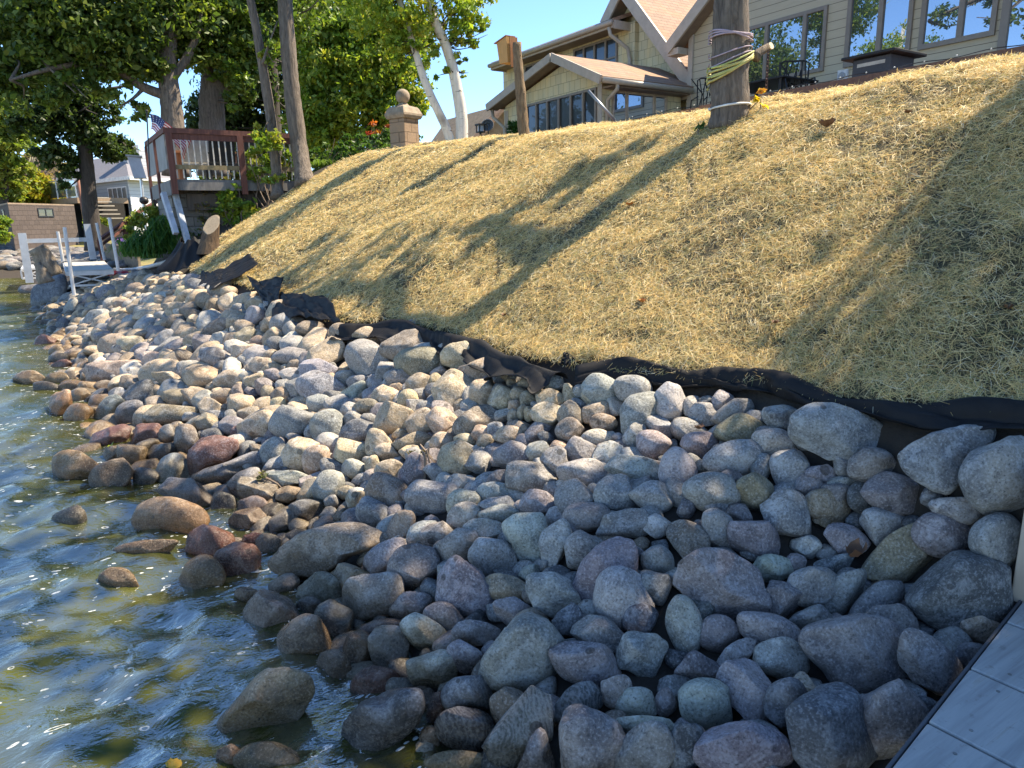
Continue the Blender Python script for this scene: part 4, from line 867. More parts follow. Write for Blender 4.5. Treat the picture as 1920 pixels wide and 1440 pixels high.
# left-edge and far vegetation
y = 46
tree('willow_tree', 'yellow-green tree at the left edge of the view', onY(5, 400, y), pline([(5, 420), (10, 340), (14, 260), (5, 180)], y), .22, .1, [], [blob(*b) for b in ((15, 215, 49, y, 2400), (28, 270, 36, y, 1700), (38, 318, 26, y, 900), (-10, 330, 40, y, 1400), (50, 240, 24, y, 600), (-15, 250, 50, y, 1800))], .30, GREEN['lime'], M_BARKD, 19, TG)
root = empty('yellow_bush', onY(75, 395, 49), 'round golden-yellow bush behind the brown boathouse', 'bush'); leaves('foliage', [blob(*b) for b in ((68, 362, 30, 49, 2600), (95, 378, 22, 49, 1300), (52, 378, 24, 49, 1300), (75, 345, 20, 49, 900), (108, 386, 14, 49, 420))], .26, GREEN['yellow'], root, 20, .5)
root = empty('green_bush', onY(15, 395, 47), 'pale yellow-green bush at the left edge beside the boathouse', 'bush'); leaves('foliage', [blob(*b) for b in ((12, 352, 24, 47, 1500), (22, 372, 20, 47, 1000), (-5, 375, 26, 47, 1200))], .26, GREEN['lime'] + GREEN['yellow'][:1], root, 21, .5)
root = empty('shore_bush', onY(5, 440, 39.5), 'low green bush by the water left of the boathouse', 'bush'); leaves('foliage', [blob(*b) for b in ((4, 420, 16, 40, 700), (12, 445, 12, 39.5, 400), (-8, 440, 18, 40, 600))], .2, GREEN['bright'], root, 22, .5)
def bare(px, yy, seed, label, n=16):
    root = empty('bare_shrub', onY(px, 385, yy), label, 'shrub', 'leafless shrubs behind the far house'); g = np.random.default_rng(seed); mb = MB(); b0 = onY(px, 392, yy)
    for _ in range(n):
        e = b0 + np.array([g.normal() * 1.5, g.normal() * .6, g.uniform(2.0, 3.9)]); m_ = b0 * .5 + e * .5 + g.normal(size=3) * .2; m_[2] += .2; C = limb(mb, [b0 + g.normal(size=3) * .15, m_, e], .07, .018, 5, 0)
        for k in range(4): q = C[len(C) // 2 + k // 2]; limb(mb, [q, q + np.array([g.normal() * .5, g.normal() * .3, g.uniform(.4, 1.1)])], .025, .008, 4, 0)
    mb.build('stems', M_TWIG, root)
bare(38, 53, 3, 'leafless brown shrub above the green bush at the left edge'); bare(85, 54, 5, 'leafless brown shrub left of the far house roof')
hl = empty('hillside_trees', onY(80, 330, 95), 'hazy tan hillside woods far beyond the leafless shrubs', 'woods'); hl['kind'] = 'stuff'
leaves('foliage', [blob(*b) for b in ((20, 340, 34, 95, 1500), (60, 330, 34, 96, 1500), (105, 335, 36, 97, 1500), (140, 345, 30, 97, 1100), (-20, 340, 40, 95, 1500), (80, 352, 40, 94, 1500))], .9, GREEN['tan'], hl, 23, .6)
ht = empty('distant_trees', onY(500, 300, 70), 'dark green belt of distant trees seen under the maple and behind the deck', 'woods'); ht['kind'] = 'stuff'
leaves('foliage', [blob(px, py, 34, yy, 900) for px, py, yy in ((340, 290, 66), (400, 285, 68), (450, 290, 70), (505, 282, 70), (560, 290, 72), (610, 272, 74), (660, 268, 76), (710, 262, 78), (755, 268, 80), (480, 330, 66), (420, 335, 66), (540, 335, 70), (600, 320, 72), (660, 310, 74), (720, 300, 76))], .55, GREEN['dark'] + GREEN['oak'][:2], ht, 24, .6)
# planting between the deck and the straw
def plant(name, label, blobs, pal, size, seed, cat='plant', group=None, shape=.5, stems=0, clump=.5):
    c = np.array(blobs[0][0]); foot = np.array([c[0], c[1], gz(c[0], c[1])]); root = empty(name, foot, label, cat, group)
    leaves('foliage', blobs, size, GREEN[pal] if isinstance(pal, str) else pal, root, seed, clump, shape=shape)
    if stems:
        g = np.random.default_rng(seed); mb = MB()
        for b in blobs:
            for _ in range(stems):
                e = np.array(b[0]) + g.normal(size=3) * np.array(b[1]) * .5; a = foot + np.array([g.normal() * .15 + (b[0][0] - foot[0]) * .5, g.normal() * .15 + (b[0][1] - foot[1]) * .5, 0]); a[2] = gz(a[0], a[1]) - .03
                limb(mb, [a, (a + e) / 2 + g.normal(size=3) * .05, e], .012, .005, 4, 0)
        mb.build('stems', M_TWIG, root)
plant('sumac_bush', 'bright green sumac-like bush on the bank under the deck', [blob(*b) for b in ((432, 365, 22, 16.6, 420), (450, 400, 26, 16.4, 520), (428, 392, 20, 16.5, 300), (478, 395, 16, 16.0, 220), (460, 425, 18, 16.0, 240))], 'bright', .13, 31, 'bush', stems=4)
plant('bush', 'leafy green bush at the foot of the thin crooked trunk', [blob(*b) for b in ((490, 300, 24, 16.4, 420), (512, 330, 18, 16.0, 260), (535, 300, 16, 16.6, 200), (480, 330, 22, 16.6, 300), (470, 290, 16, 17, 180), (505, 262, 20, 16.4, 220))], 'bright', .12, 32, 'bush', stems=4)
plant('weeds', 'tangle of dry and green weeds under the deck beside the block wall', [blob(*b) for b in ((380, 375, 26, 17.2, 260), (395, 410, 26, 16.8, 300), (365, 350, 20, 17.4, 160), (420, 350, 20, 17.2, 200), (445, 340, 18, 17, 200))], [(.10, .13, .03), (.2, .2, .05), (.16, .12, .06), (.06, .10, .02)], .08, 33, stems=7)
plant('flowering_plant', 'yellow-green perennial bed above the wooden retaining wall', [blob(*b) for b in ((255, 420, 20, 19.3, 420), (280, 410, 22, 19.3, 520), (240, 440, 16, 19, 300), (300, 398, 18, 19.4, 320), (268, 445, 16, 18.8, 300), (292, 430, 18, 18.9, 320), (318, 415, 16, 18.6, 260))] + [(hit(px, py, .12), (.42, .42, .22), 330) for px, py in ((240, 455), (255, 445), (270, 435), (285, 425), (300, 415), (262, 462), (245, 440), (290, 405))], 'lime', .10, 34)
def blades(name, label, spots, seed, L_=.5, pal=((.03, .09, .02), (.05, .12, .03), (.07, .15, .04)), per=90):
    g = np.random.default_rng(seed); V, Q, C = [], [], []
    for p, r_ in spots:
        for _ in range(per):
            a = np.array(p) + g.normal(size=3) * r_ * np.array([.5, .5, 0]); th = g.uniform(0, 6.28); o = np.array([math.cos(th), math.sin(th), 0]); l = L_ * g.uniform(.6, 1.3); s = np.array([-o[1], o[0], 0]) * .012
            c1, c2 = a + o * l * .22 + np.array([0, 0, l * .55]), a + o * l * .7 + np.array([0, 0, l * g.uniform(-.1, .35)]); b = len(V)
            V += [a - s, a + s, c1 - s * 1.3, c1 + s * 1.3, c2 - s * .2, c2 + s * .2]; Q += [[b, b + 1, b + 3, b + 2], [b + 2, b + 3, b + 5, b + 4]]; C += [np.array(pal[g.integers(len(pal))]) * g.uniform(.8, 1.2)] * 6
    root = empty(name, spots[0][0], label, 'plant'); link('foliage', np_mesh('foliage', V, Q, None, np.array(C)), M_LEAF, root)
blades('daylily_clump', 'arching dark green strap leaves spilling over the slope behind the white pipe', [(onY(px, py + 6, 17.3), .28) for px, py in ((270, 465), (290, 455), (310, 450), (330, 445), (300, 470), (280, 478), (325, 462), (255, 475), (345, 455), (310, 432))], 41, .55, ((.06, .15, .03), (.09, .2, .04), (.13, .25, .06)))
plant('groundcover', 'low leafy hedge planting left of the stone pillar', [blob(px, py, 17, yy, 260) for px, py, yy in ((600, 290, 17), (625, 280, 17), (650, 272, 17), (675, 268, 17), (700, 262, 16.8), (722, 258, 16.6), (640, 290, 16.6), (690, 282, 16), (715, 275, 15.6), (665, 288, 16))], 'plant', .10, 35, stems=2)
blades('lawn_grass', 'bright green uncut grass along the crest left of the pillar', [(hit(px, py, .02), .3) for px, py in ((640, 296), (660, 290), (680, 284), (700, 280), (720, 276), (735, 272), (620, 304), (605, 312))], 42, .22, ((.09, .16, .02), (.13, .2, .03)), 110)
plant('red_leaf_bush', 'small orange-red autumn bush behind the pillar', [blob(735, 212, 12, 22, 130), blob(738, 235, 12, 22, 110), (blob(700, 245, 14, 22, 120))], [(.45, .07, .03), (.5, .14, .03), (.4, .2, .04)], .13, 36, 'bush', stems=3)

# ================================================================== TIED TREE AND THE TREES THAT SHADE THE ROCKS
tb = hit(1368, 238, -.03); yb = tb[1]
def tp(px, py): return onY(px, py, yb)
tr = [tb, tp(1368, 150), tp(1370, 60), tp(1372, -40), tp(1376, -180), tp(1384, -360)]
rt = (tp(1408, 60) - tp(1336, 60)); rad = np.linalg.norm(rt) / 2 * .70
lf = [(tr[3], np.array([7.4, 6.1, 6.4]), np.array([9.5, 4.9, 8.4])), (tr[4] + np.array([.5, 3.0, 1.2]), np.array([6.4, 9.6, 7.6]), np.array([6.0, 11.8, 7.3])), (tr[4], tr[4] + np.array([.6, 1.6, 1.0]), tr[4] + np.array([.4, 3.6, 1.7])), (tr[5], tr[5] + np.array([-.8, -.6, 1.0]), tr[5] + np.array([-1.2, -1.4, 2.2]))]  # first two limbs added unseen for a slope shadow band and window reflections
top = tr[5]
tied = tree('tied_tree', 'thick dark tree trunk wrapped with ropes at the top of the straw slope', tb, tr, rad * 1.0, rad * .72, [(a, .09, .03) for a in lf],
     [(top + np.array(o), r_, n) for o, r_, n in (((.5, 3.2, 1.0), (.9, 1.3, .7), 700), ((-1.0, -1.6, 2.2), (1.3, 1.2, .9), 900), ((0, 0, 3.2), (1.6, 1.6, 1.2), 1500), ((.6, 1.6, .4), (.5, .7, .4), 220))] + [(np.array(q), (.55, .8, .4), 260) for q in ((6.2, 10.2, 7.4), (6.0, 11.6, 7.2), (6.8, 9.2, 6.9))] + [(np.array(q), (.35, .32, .3), 150) for q in ((8.3, 5.6, 7.2), (8.9, 5.2, 7.9), (7.7, 6.0, 6.7), (9.4, 4.9, 8.3))], .15, GREEN['oak'], M_BARK, 51, None, foot_flare=1.1)  # last two sets of leaf sprays belong to those added limbs
# sawn branch stub with a hanging chain
mb = MB(); a, b_ = tp(1402, 112), tp(1423, 92); a = a + np.array([.0, -.1, 0]); mb.tube([a, (a + b_) / 2, b_ + np.array([0, -.12, 0])], [.045, .04, .036], 10); st_ = mb.build('branch_stub', M_BARK, tied, smooth=True)
mb = MB(); e = b_ + np.array([0, -.13, 0]); mb.tube([e, e + np.array([.0, -.012, .004])], .034, 10); mb.build('cut_face', plain('fresh cut wood', (.62, .50, .34), .7), tied)
mb = MB(); c = tp(1416, 104) + np.array([0, -.15, 0])
for i in range(13): mb.tube([c + np.array([.012 * math.cos(q) * (i % 2), .012 * math.cos(q) * (1 - i % 2), -.028 * i + .018 * math.sin(q)]) for q in np.linspace(0, 6.28, 9)], .004, 5)
tag(mb.build('chain', plain('rusty chain', (.09, .05, .04), .6, metal=.6)), 'short rusty chain hanging from the sawn branch stub', 'chain')
def axis_at(py):
    P = np.array(tr); z = tp(1368, py)[2]; k = np.interp(z, P[:, 2], np.arange(len(P))); return np.array([np.interp(k, np.arange(len(P)), P[:, i]) for i in range(3)])
def rope(name, label, pys, mat, r=.012, off=.012, turns=1, seed=1, cat='rope', wob=.03):
    g = np.random.default_rng(seed); mb = MB(); n = 44
    for py0, py1 in pys:
        pts = []
        for i in range(n * turns + 1):
            q = i / n; a = q * 6.2832 + 2.5; c = axis_at(py0 + (py1 - py0) * (.5 - .5 * math.cos(q * 6.2832)) if turns == 1 else py0 + (py1 - py0) * q / turns)
            R_ = rad * .995 + off + g.normal() * .002; pts.append(c + np.array([R_ * math.cos(a), R_ * math.sin(a), wob * math.sin(q * 9 + seed)]))
        mb.tube(pts, r, 6)
    return tag(mb.build(name, mat, smooth=True), label, cat, 'ropes tied round the tree trunk')
M_YR, M_PR, M_WR, M_GR = plain('yellow nylon rope', (.50, .43, .14), .6), plain('faded purple rope', (.42, .33, .38), .8), plain('white cord', (.72, .68, .62), .7), plain('lime rope', (.46, .48, .14), .6)
rope('rope', 'faded purple rope wrapped twice round the trunk near the top', [(78, 62), (66, 74), (72, 66)], M_PR, .008, seed=1)
rope('rope', 'thick yellow rope bundle sagging round the middle of the trunk', [(150, 108), (142, 104), (134, 110), (160, 102)], M_YR, .011, .017, seed=2)
rope('rope', 'thin lime-green rope laid over the yellow bundle', [(128, 104), (146, 112)], M_GR, .008, .022, seed=3)
rope('rope', 'thin mauve cord just above the yellow bundle on the trunk', [(104, 98), (122, 106)], M_PR, .006, .01, seed=4)
rope('rope', 'single white cord tied round the foot of the trunk', [(204, 199)], M_WR, .010, .008, seed=5, wob=.006)
plant('yellow_sprout', 'yellow leafy sprout growing at the right foot of the tied trunk', [((tp(1396, 196) + np.array([-.1, -.3, 0])), (.08, .06, .09), 30)], [(.75, .50, .02), (.65, .55, .04), (.55, .25, .04)], .075, 52, stems=2)
plant('ivy_sprig', 'few dark green leaves at the left foot of the tied trunk', [(hit(1308, 246, .06), (.09, .08, .07), 26)], 'plant', .07, 53, stems=1)
# trees on the bank right of the frame: only their shade reaches the picture
ST = 'trees on the bank beyond the right edge'
def shade(name, label, x, y_, h, blobs, n, seed, leaf=.2):
    z = gz(x, y_); tr = [(x, y_, z - .1), (x + .05, y_, z + h * .4), (x - .1, y_ + .1, z + h * .75), (x, y_, z + h)]
    tree(name, label, tr[0], tr, .24, .12, [], [((x + a, y_ + b_, z + c), r_, int(n * k)) for a, b_, c, r_, k in blobs], leaf, GREEN['oak'], M_BARK, seed, ST, clump=.6)
shade('shade_tree', 'broad oak on the bank just right of the frame', 7.1, -2.15, 6.2, [(-.6, 1.0, 4.2, (2.0, 1.6, 1.2), 1), (-1.8, -.4, 4.0, (1.8, 1.8, 1.2), 1), (.8, 0, 5.4, (2.0, 1.9, 1.3), 1), (-.8, -1.5, 5.0, (2, 1.8, 1.4), 1), (.4, 1.6, 5.6, (1.6, 1.1, 1.0), .6), (-2.6, 1.0, 3.4, (1.2, 1.0, .9), .5), (2.0, 2.6, 4.9, (1.1, 1.1, .6), 1.0), (1.0, 1.3, 5.0, (1.6, 1.3, .8), 1.3), (-.6, 4.0, 4.7, (.9, 1.3, .5), .45), (.3, 3.0, 4.8, (.8, .9, .5), .35)], 2600, 61)
shade('shade_tree', 'second oak on the bank well right of the frame', 7.6, -6.0, 6.6, [(-1, 1.2, 4.4, (2.4, 2.0, 1.4), 1), (.5, -.5, 5.6, (2.2, 2.2, 1.5), 1), (-2.4, 0, 3.8, (1.8, 1.8, 1.2), 1)], 2600, 62)

# ================================================================== LAKE HOUSE
def m_siding(name, col, pitch=.165, rough=.65):
    m, t, b, o = nodes_of(name); g = N(t, 'NewGeometry'); sp = N(t, 'SeparateXYZ'); L(t, g.outputs['Position'], sp.inputs[0])
    fr_ = mth(t, 'FRACT', mth(t, 'DIVIDE', sp.outputs[2], pitch)); gap = ramp(t, fr_, [(0.0, 1.), (.055, 1.), (.075, 0.)])
    n1 = noise(t, coords(t, (1, 1, 9)), 3, 5); c = mixc(t, n1, [x * .86 for x in col], [x * 1.1 for x in col])
    L(t, mixc(t, gap, c, [x * .28 for x in col]), b.inputs['Base Color']); b.inputs['Roughness'].default_value = rough
    bump(t, b, mth(t, 'ADD', mth(t, 'MULTIPLY', fr_, -1.0), mth(t, 'MULTIPLY', n1, .1)), .6, .02); return m
def m_shake(name, col, along='Y', rh=.22, bw=.16, var=.35):
    """staggered cedar-look shakes / asphalt shingles laid in courses"""
    m, t, b, o = nodes_of(name); g = N(t, 'NewGeometry'); sp = N(t, 'SeparateXYZ'); L(t, g.outputs['Position'], sp.inputs[0]); cb = N(t, 'CombineXYZ')
    L(t, sp.outputs[1] if along == 'Y' else sp.outputs[0], cb.inputs[0]); L(t, sp.outputs[2], cb.inputs[1])
    br = N(t, 'TexBrick'); br.offset = .5; br.inputs['Scale'].default_value = 1; br.inputs['Brick Width'].default_value = bw; br.inputs['Row Height'].default_value = rh; br.inputs['Mortar Size'].default_value = .006; br.inputs['Mortar Smooth'].default_value = .3
    br.inputs['Color1'].default_value = (*[x * (1 - var) for x in col], 1); br.inputs['Color2'].default_value = (*[min(1, x * (1 + var)) for x in col], 1); br.inputs['Mortar'].default_value = (*[x * .3 for x in col], 1); L(t, cb.outputs[0], br.inputs['Vector'])
    n1 = noise(t, coords(t), 30, 4); n2 = noise(t, coords(t, (1, 1, .35)), 2.2, 4)
    c = mixc(t, mth(t, 'MULTIPLY', n1, .5), br.outputs['Color'], [x * .7 for x in col]); c = mixc(t, ramp(t, n2, [(.45, 0.), (.7, .5)]), c, [min(1, col[0] * 1.25), col[1] * 1.05, col[2] * .7])
    L(t, c, b.inputs['Base Color']); b.inputs['Roughness'].default_value = .85; bump(t, b, mth(t, 'SUBTRACT', mth(t, 'MULTIPLY', n1, .3), br.outputs['Fac']), .5, .02); return m
M_SIDE = m_siding('tan lap siding', (.50, .43, .30)); M_SHAKE = m_shake('cream shake siding', (.70, .62, .40), 'Y', .24, .22, .12); M_SHAKEX = m_shake('cream shake siding on the side', (.70, .62, .40), 'X', .24, .22, .12)
M_ROOFX = m_shake('brown asphalt shingles', (.30, .19, .125), 'X', .10, .3, .16); M_ROOFY = m_shake('brown asphalt shingles on lake side', (.30, .19, .125), 'Y', .10, .3, .16)
M_TRIM = plain('taupe trim', (.46, .39, .31), .55, .12); M_SOFF = plain('brown soffit', (.24, .18, .13), .7, .15); M_FRAME = plain('window frame taupe', (.24, .205, .17), .5, .1); M_GUT = plain('gutter beige', (.42, .36, .28), .4, .1)
def m_glass(name, tint=(.012, .014, .018), mirror=.5, rough=.01, fres=.5):
    m, t, b, out = nodes_of(name); n1 = noise(t, coords(t), 1.3, 2); L(t, mixc(t, n1, tint, [x * 2.2 for x in tint]), b.inputs['Base Color']); b.inputs['Roughness'].default_value = .3
    gl = N(t, 'BsdfGlossy'); gl.inputs['Roughness'].default_value = rough; gl.inputs[0].default_value = (.80, .88, 1, 1); bp = N(t, 'Bump'); bp.inputs['Strength'].default_value = .03; bp.inputs['Distance'].default_value = .02
    L(t, noise(t, coords(t), .9, 1), bp.inputs['Height']); L(t, bp.outputs[0], gl.inputs['Normal'])
    lw = N(t, 'LayerWeight'); lw.inputs[0].default_value = .35; f = mth(t, 'ADD', mth(t, 'MULTIPLY', lw.outputs['Fresnel'], fres), mirror)
    mx = N(t, 'MixShader'); L(t, f, mx.inputs[0]); L(t, b.outputs[0], mx.inputs[1]); L(t, gl.outputs[0], mx.inputs[2]); L(t, mx.outputs[0], out.inputs[0]); return m
M_GLASS = m_glass('reflective window glass', mirror=.40); M_DGLASS = m_glass('dark window glass', (.006, .007, .008), .05, fres=.12)
XW = 14.0
house = empty('lake_house', (14, 13, 3.7), 'large tan lake house with brown roofs above the straw bank', 'house')
def winX(parent, x, y0, y1, z0, z1, splits=(), rows=(), glass=None, fw_=.07, name='window', dep=.05):
    """window on a wall facing the lake (-X); splits / rows are mullion positions (fractions)"""
    mb = MB(); y0, y1 = min(y0, y1), max(y0, y1)
    mb.box((x - dep, y0, z0), (x + .03, y1, z0 + fw_)); mb.box((x - dep, y0, z1 - fw_), (x + .03, y1, z1)); mb.box((x - dep, y0, z0 + fw_), (x + .03, y0 + fw_, z1 - fw_)); mb.box((x - dep, y1 - fw_, z0 + fw_), (x + .03, y1, z1 - fw_))
    for s in splits: c = y0 + (y1 - y0) * s; mb.box((x - dep - .004, c - fw_ * .55, z0 + fw_), (x + .03, c + fw_ * .55, z1 - fw_))
    for s in rows: c = z0 + (z1 - z0) * s; mb.box((x - dep + .006, y0 + fw_, c - fw_ * .4), (x + .03, y1 - fw_, c + fw_ * .4))
    f = mb.build(name, M_FRAME, parent); g = MB(); g.box((x - .012, y0 + fw_ * .6, z0 + fw_ * .6), (x - .004, y1 - fw_ * .6, z1 - fw_ * .6)); p = g.build('pane', glass or M_GLASS, f); return f
def yz(px, py, x): p = onX(px, py, x); return p[1], p[2]
# right wing: wall facing the lake, with a gable over its left end
yc, zc_ = yz(1295, 66, XW); ry0, rz0 = yz(1270, 62, XW - .35); ry1, rz1 = yz(1316, 0, XW - .35); slope = (rz1 - rz0) / (ry0 - ry1)
yr = yc - 2.6; zpk = zc_ + slope * 2.6; yl = yc - 5.2
mb = MB(); mb.slab([(XW, yc, 3.4), (XW, .5, 3.4), (XW, .5, zc_), (XW, yl, zc_), (XW, yr, zpk - .1), (XW, yc, zc_)], (5, 0, 0)); mb.build('wall', M_SIDE, house)
mb = MB(); e = .42                                                       # gable roof planes + lower eave roof
def roofpair(mb, x0, x1, yA, yP, yB, z0, zp, th=.12, ov=.35):
    for ya in (yA, yB):
        s = 1 if ya > yP else -1; k = (zp - z0) / abs(ya - yP); yo = ya + s * ov; zo = z0 - k * ov
        mb.slab([(x0, yP, zp), (x1, yP, zp), (x1, yo, zo), (x0, yo, zo)], (0, 0, th))
roofpair(mb, XW - .35, XW + 7, yc, yr, yl, zc_, zpk); mb.slab([(XW - .4, yl + .0, zc_ - .05), (XW - .4, -.2, zc_ - .05), (XW + 6, -.2, zc_ + 1.6), (XW + 6, yl, zc_ + 1.6)], (0, 0, .12)); mb.build('roof', M_ROOFX, house)
mb = MB()
for ya, s in ((yc, 1), (yl, -1)):
    a = np.array([XW - .38, yr, zpk + .02]); b_ = np.array([XW - .38, ya + s * .42, zc_ - slope * .42 + .02]); mb.beam(a, b_, .06, .26)
mb.beam((XW - .03, yc - .06, 3.5), (XW - .03, yc - .06, zc_ + .02), .05, .14, (0, 1, 0)); mb.box((XW - .36, yc + .05, zc_ - slope * .42 - .13), (XW, yc + .42, zc_ - slope * .42 + .02)); mb.build('trim', M_TRIM, house)
mb = MB(); mb.slab([(XW - .34, yr, zpk - .14), (XW - .02, yr, zpk - .14), (XW - .02, yc + .4, zc_ - slope * .4 - .10), (XW - .34, yc + .4, zc_ - slope * .4 - .10)], (0, 0, .05)); mb.build('soffit', M_SOFF, house)
yb0, zb0 = yz(1545, 133, XW); yb1, zt = yz(1362, 62, XW); _, zt = yz(1480, 30, XW)
a1 = yz(1437, 100, XW)[0]; a2 = yz(1507, 100, XW)[0]; W_ = yb1 - yb0
winX(house, XW, yb0, yb1, zb0, zt, [(a2 - yb0) / W_, (a1 - yb0) / W_], fw_=.075)
y0, z0 = yz(1706, 103, XW); y1, _ = yz(1583, 122, XW); winX(house, XW, y0, y1, z0, z0 + 1.62, [.47], fw_=.085)
y0, z0 = yz(1866, 66, XW); y1, _ = yz(1722, 96, XW); winX(house, XW, y0, y1, z0, z0 + 1.66, [.45], fw_=.085)
y0, z0 = yz(1888, 90, XW); winX(house, XW - .03, y0 - 2.2, y0 + .12, 3.76, 5.9, [.5], name='sliding_door', fw_=.12, glass=M_GLASS)
mb = MB(); vy, vz = yz(1582, 142, XW); mb.box((XW - .05, vy - .11, vz - .11), (XW - .003, vy + .11, vz + .11)); v_ = mb.build('wall_vent', plain('white plastic', (.62, .62, .62), .5), house); mb = MB(); mb.tube([(XW - .08, vy, vz), (XW - .051, vy, vz)], .065, 12); mb.build('vent_hood', plain('grey plastic', (.35, .36, .38), .5), v_)
# tall gable facing the lake, behind the porch
X2 = 14.6; XO = X2 - .45
py_, pz = yz(1165, -22, XO); ry, rz = yz(1291, 152, XO); ly, lz = yz(1090, 80, XO); k = (pz - rz) / (py_ - ry)
ylow = ry; zlow = rz
mb = MB(); mb.slab([(X2, ry, 3.4), (X2, ry, rz + .1), (X2, py_, pz - .12), (X2, py_ + (pz - rz) / k * .9, rz + .1 * (pz - rz)), (X2, py_ + (pz - rz) / k * .9, 3.4)], (.3, 0, 0)); mb.build('wall', M_SHAKE, house)
mb = MB(); yL = py_ + (pz - (yz(1150, 44, X2 - .75)[1] + yz(921, 121, X2 - .75)[1]) / 2 - .12) / k; mb.slab([(XO, py_, pz), (XO + 9, py_, pz), (XO + 9, ry - .1, rz - .1 * k), (XO, ry - .1, rz - .1 * k)], (0, 0, .12)); mb.slab([(XO, py_, pz), (XO + 9, py_, pz), (XO + 9, yL, pz - k * (yL - py_)), (XO, yL, pz - k * (yL - py_))], (0, 0, .12)); mb.build('roof', M_ROOFX, house)
mb = MB()
mb.beam((XO - .03, py_, pz + .0), (XO - .03, ry - .1, rz - .1 * k + .0), .06, .30); mb.beam((XO - .03, py_, pz), (XO - .03, yL, pz - k * (yL - py_)), .06, .30); mb.box((XO - .05, ry - .12, rz - .42), (X2 - .003, ry + .32, rz + .02)); mb.build('trim', M_TRIM, house)
mb = MB(); mb.slab([(XO, py_, pz - .1), (X2 - .02, py_, pz - .1), (X2 - .02, yL, pz - k * (yL - py_) - .1), (XO, yL, pz - k * (yL - py_) - .1)], (0, 0, .05)); mb.build('soffit', M_SOFF, house)
# upper storey left of the gable: long eave, strip windows
XE = X2 - .75; e0y, e0z = yz(1150, 44, XE); e1y, e1z = yz(921, 121, XE); ze = (e0z + e1z) / 2; yw0 = e0y + .1; yw1 = yz(944, 160, X2 - .15)[0]; XU = X2 - .15
mb = MB(); mb.box((XU, yw0 - .3, 3.4), (XU + 6, yw1, ze + .05)); mb.build('wall', M_SHAKE, house)
mb = MB(); mb.slab([(XE, e0y, ze), (XE, e1y, ze), (XE + 7, e1y, ze + 2.6), (XE + 7, e0y, ze + 2.6)], (0, 0, .1)); mb.build('roof', M_ROOFY, house)
mb = MB(); mb.box((XE - .03, e0y, ze - .14), (XE + .02, e1y, ze + .03)); mb.box((XE + .02, e0y - .03, ze - .16), (X2, e0y + .02, ze + .05)); mb.box((XE + .0, e1y - .04, ze - .16), (X2, e1y, ze + .03)); mb.build('trim', M_TRIM, house)
mb = MB(); mb.box((XE + .03, e0y + .03, ze - .10), (XU - .003, e1y - .05, ze - .06)); mb.build('soffit', M_SOFF, house)
mb = MB(); mb.tube([(XE - .09, e0y - .02, ze - .02), (XE - .09, e1y, ze - .02)], .07, 8); mb.tube([(XE - .05, e0y + .12, ze - .10), (XE, e0y + .12, ze - .30), (XU - .12, e0y - .05, ze - .62), (XU - .08, e0y - .10, ze - .9), (XU - .08, e0y - .12, ze - 1.75), (XU - .1, e0y - .9, ze - 1.82)], .055, 8); mb.build('gutter', M_GUT, house, smooth=True)
wy0 = yz(1159, 80, XU)[0] ; wy1 = yz(1077, 100, XU)[0]; wt = yz(1159, 66, XU)[1]
winX(house, XU, wy0, wy1, wt - 1.45, wt, [.25, .5, .75], [.62], M_DGLASS, .06); wy2, wy3 = yz(1055, 112, XU)[0], yz(985, 125, XU)[0]; winX(house, XU, wy2, wy3, wt - 1.45, wt, [.25, .5, .75], [.62], M_DGLASS, .06)
# porch
YP = yc + .25; xf_ = onY(1128, 200, YP)[0]; XG = xf_ - .35
gy0, gz0 = yz(1128, 150, XG); gpy, gpz = yz(1035, 108, XG); gy1, gz1 = yz(914, 203, XG)
zpl = 3.5; yPL = yz(948, 235, xf_)[0]; zE = gz0 + .12
kR = (gpz - gz0) / (gpy - gy0); kL = (gpz - gz1) / (gy1 - gpy)
mb = MB(); mb.slab([(xf_, YP, zpl), (xf_, YP, gz0 + kR * (YP - gy0) - .08), (xf_, gpy, gpz - .12), (xf_, yPL, gpz - kL * (yPL - gpy) - .08), (xf_, yPL, zpl)], (.16, 0, 0)); mb.build('wall', M_SHAKE, house)
mb = MB(); mb.box((xf_ + .165, YP, zpl), (XW - .003, YP + .14, gz0 + kR * (YP - gy0) - .1)); mb.build('wall', M_SHAKEX, house)
mb = MB(); mb.slab([(XG, gpy, gpz), (X2, gpy, gpz), (X2, gy0, gz0), (XG, gy0, gz0)], (0, 0, .09)); mb.slab([(XG, gpy, gpz), (X2, gpy, gpz), (X2, gy1, gz1), (XG, gy1, gz1)], (0, 0, .09)); mb.build('roof', M_ROOFX, house)
mb = MB(); mb.beam((XG - .03, gpy, gpz + .01), (XG - .03, gy0, gz0 + .01), .05, .19); mb.beam((XG - .03, gpy, gpz + .01), (XG - .03, gy1, gz1 + .01), .05, .19); mb.box((xf_ - .02, YP - .02, zpl), (xf_ - .003, YP + .13, gz0)); mb.box((xf_ - .02, yPL - .16, zpl), (xf_ - .003, yPL + .02, gpz - kL * (yPL - gpy) - .2)); mb.build('trim', M_TRIM, house)
mb = MB(); mb.slab([(XG, gpy, gpz - .05), (xf_ - .02, gpy, gpz - .05), (xf_ - .02, gy1, gz1 - .05), (XG, gy1, gz1 - .05)], (0, 0, .03)); mb.slab([(XG, gpy, gpz - .05), (xf_ - .02, gpy, gpz - .05), (xf_ - .02, gy0, gz0 - .05), (XG, gy0, gz0 - .05)], (0, 0, .03)); mb.box((xf_, gy0 + .04, gz0 - .1), (XW - .05, YP - .02, gz0 - .06)); mb.build('soffit', M_SOFF, house)
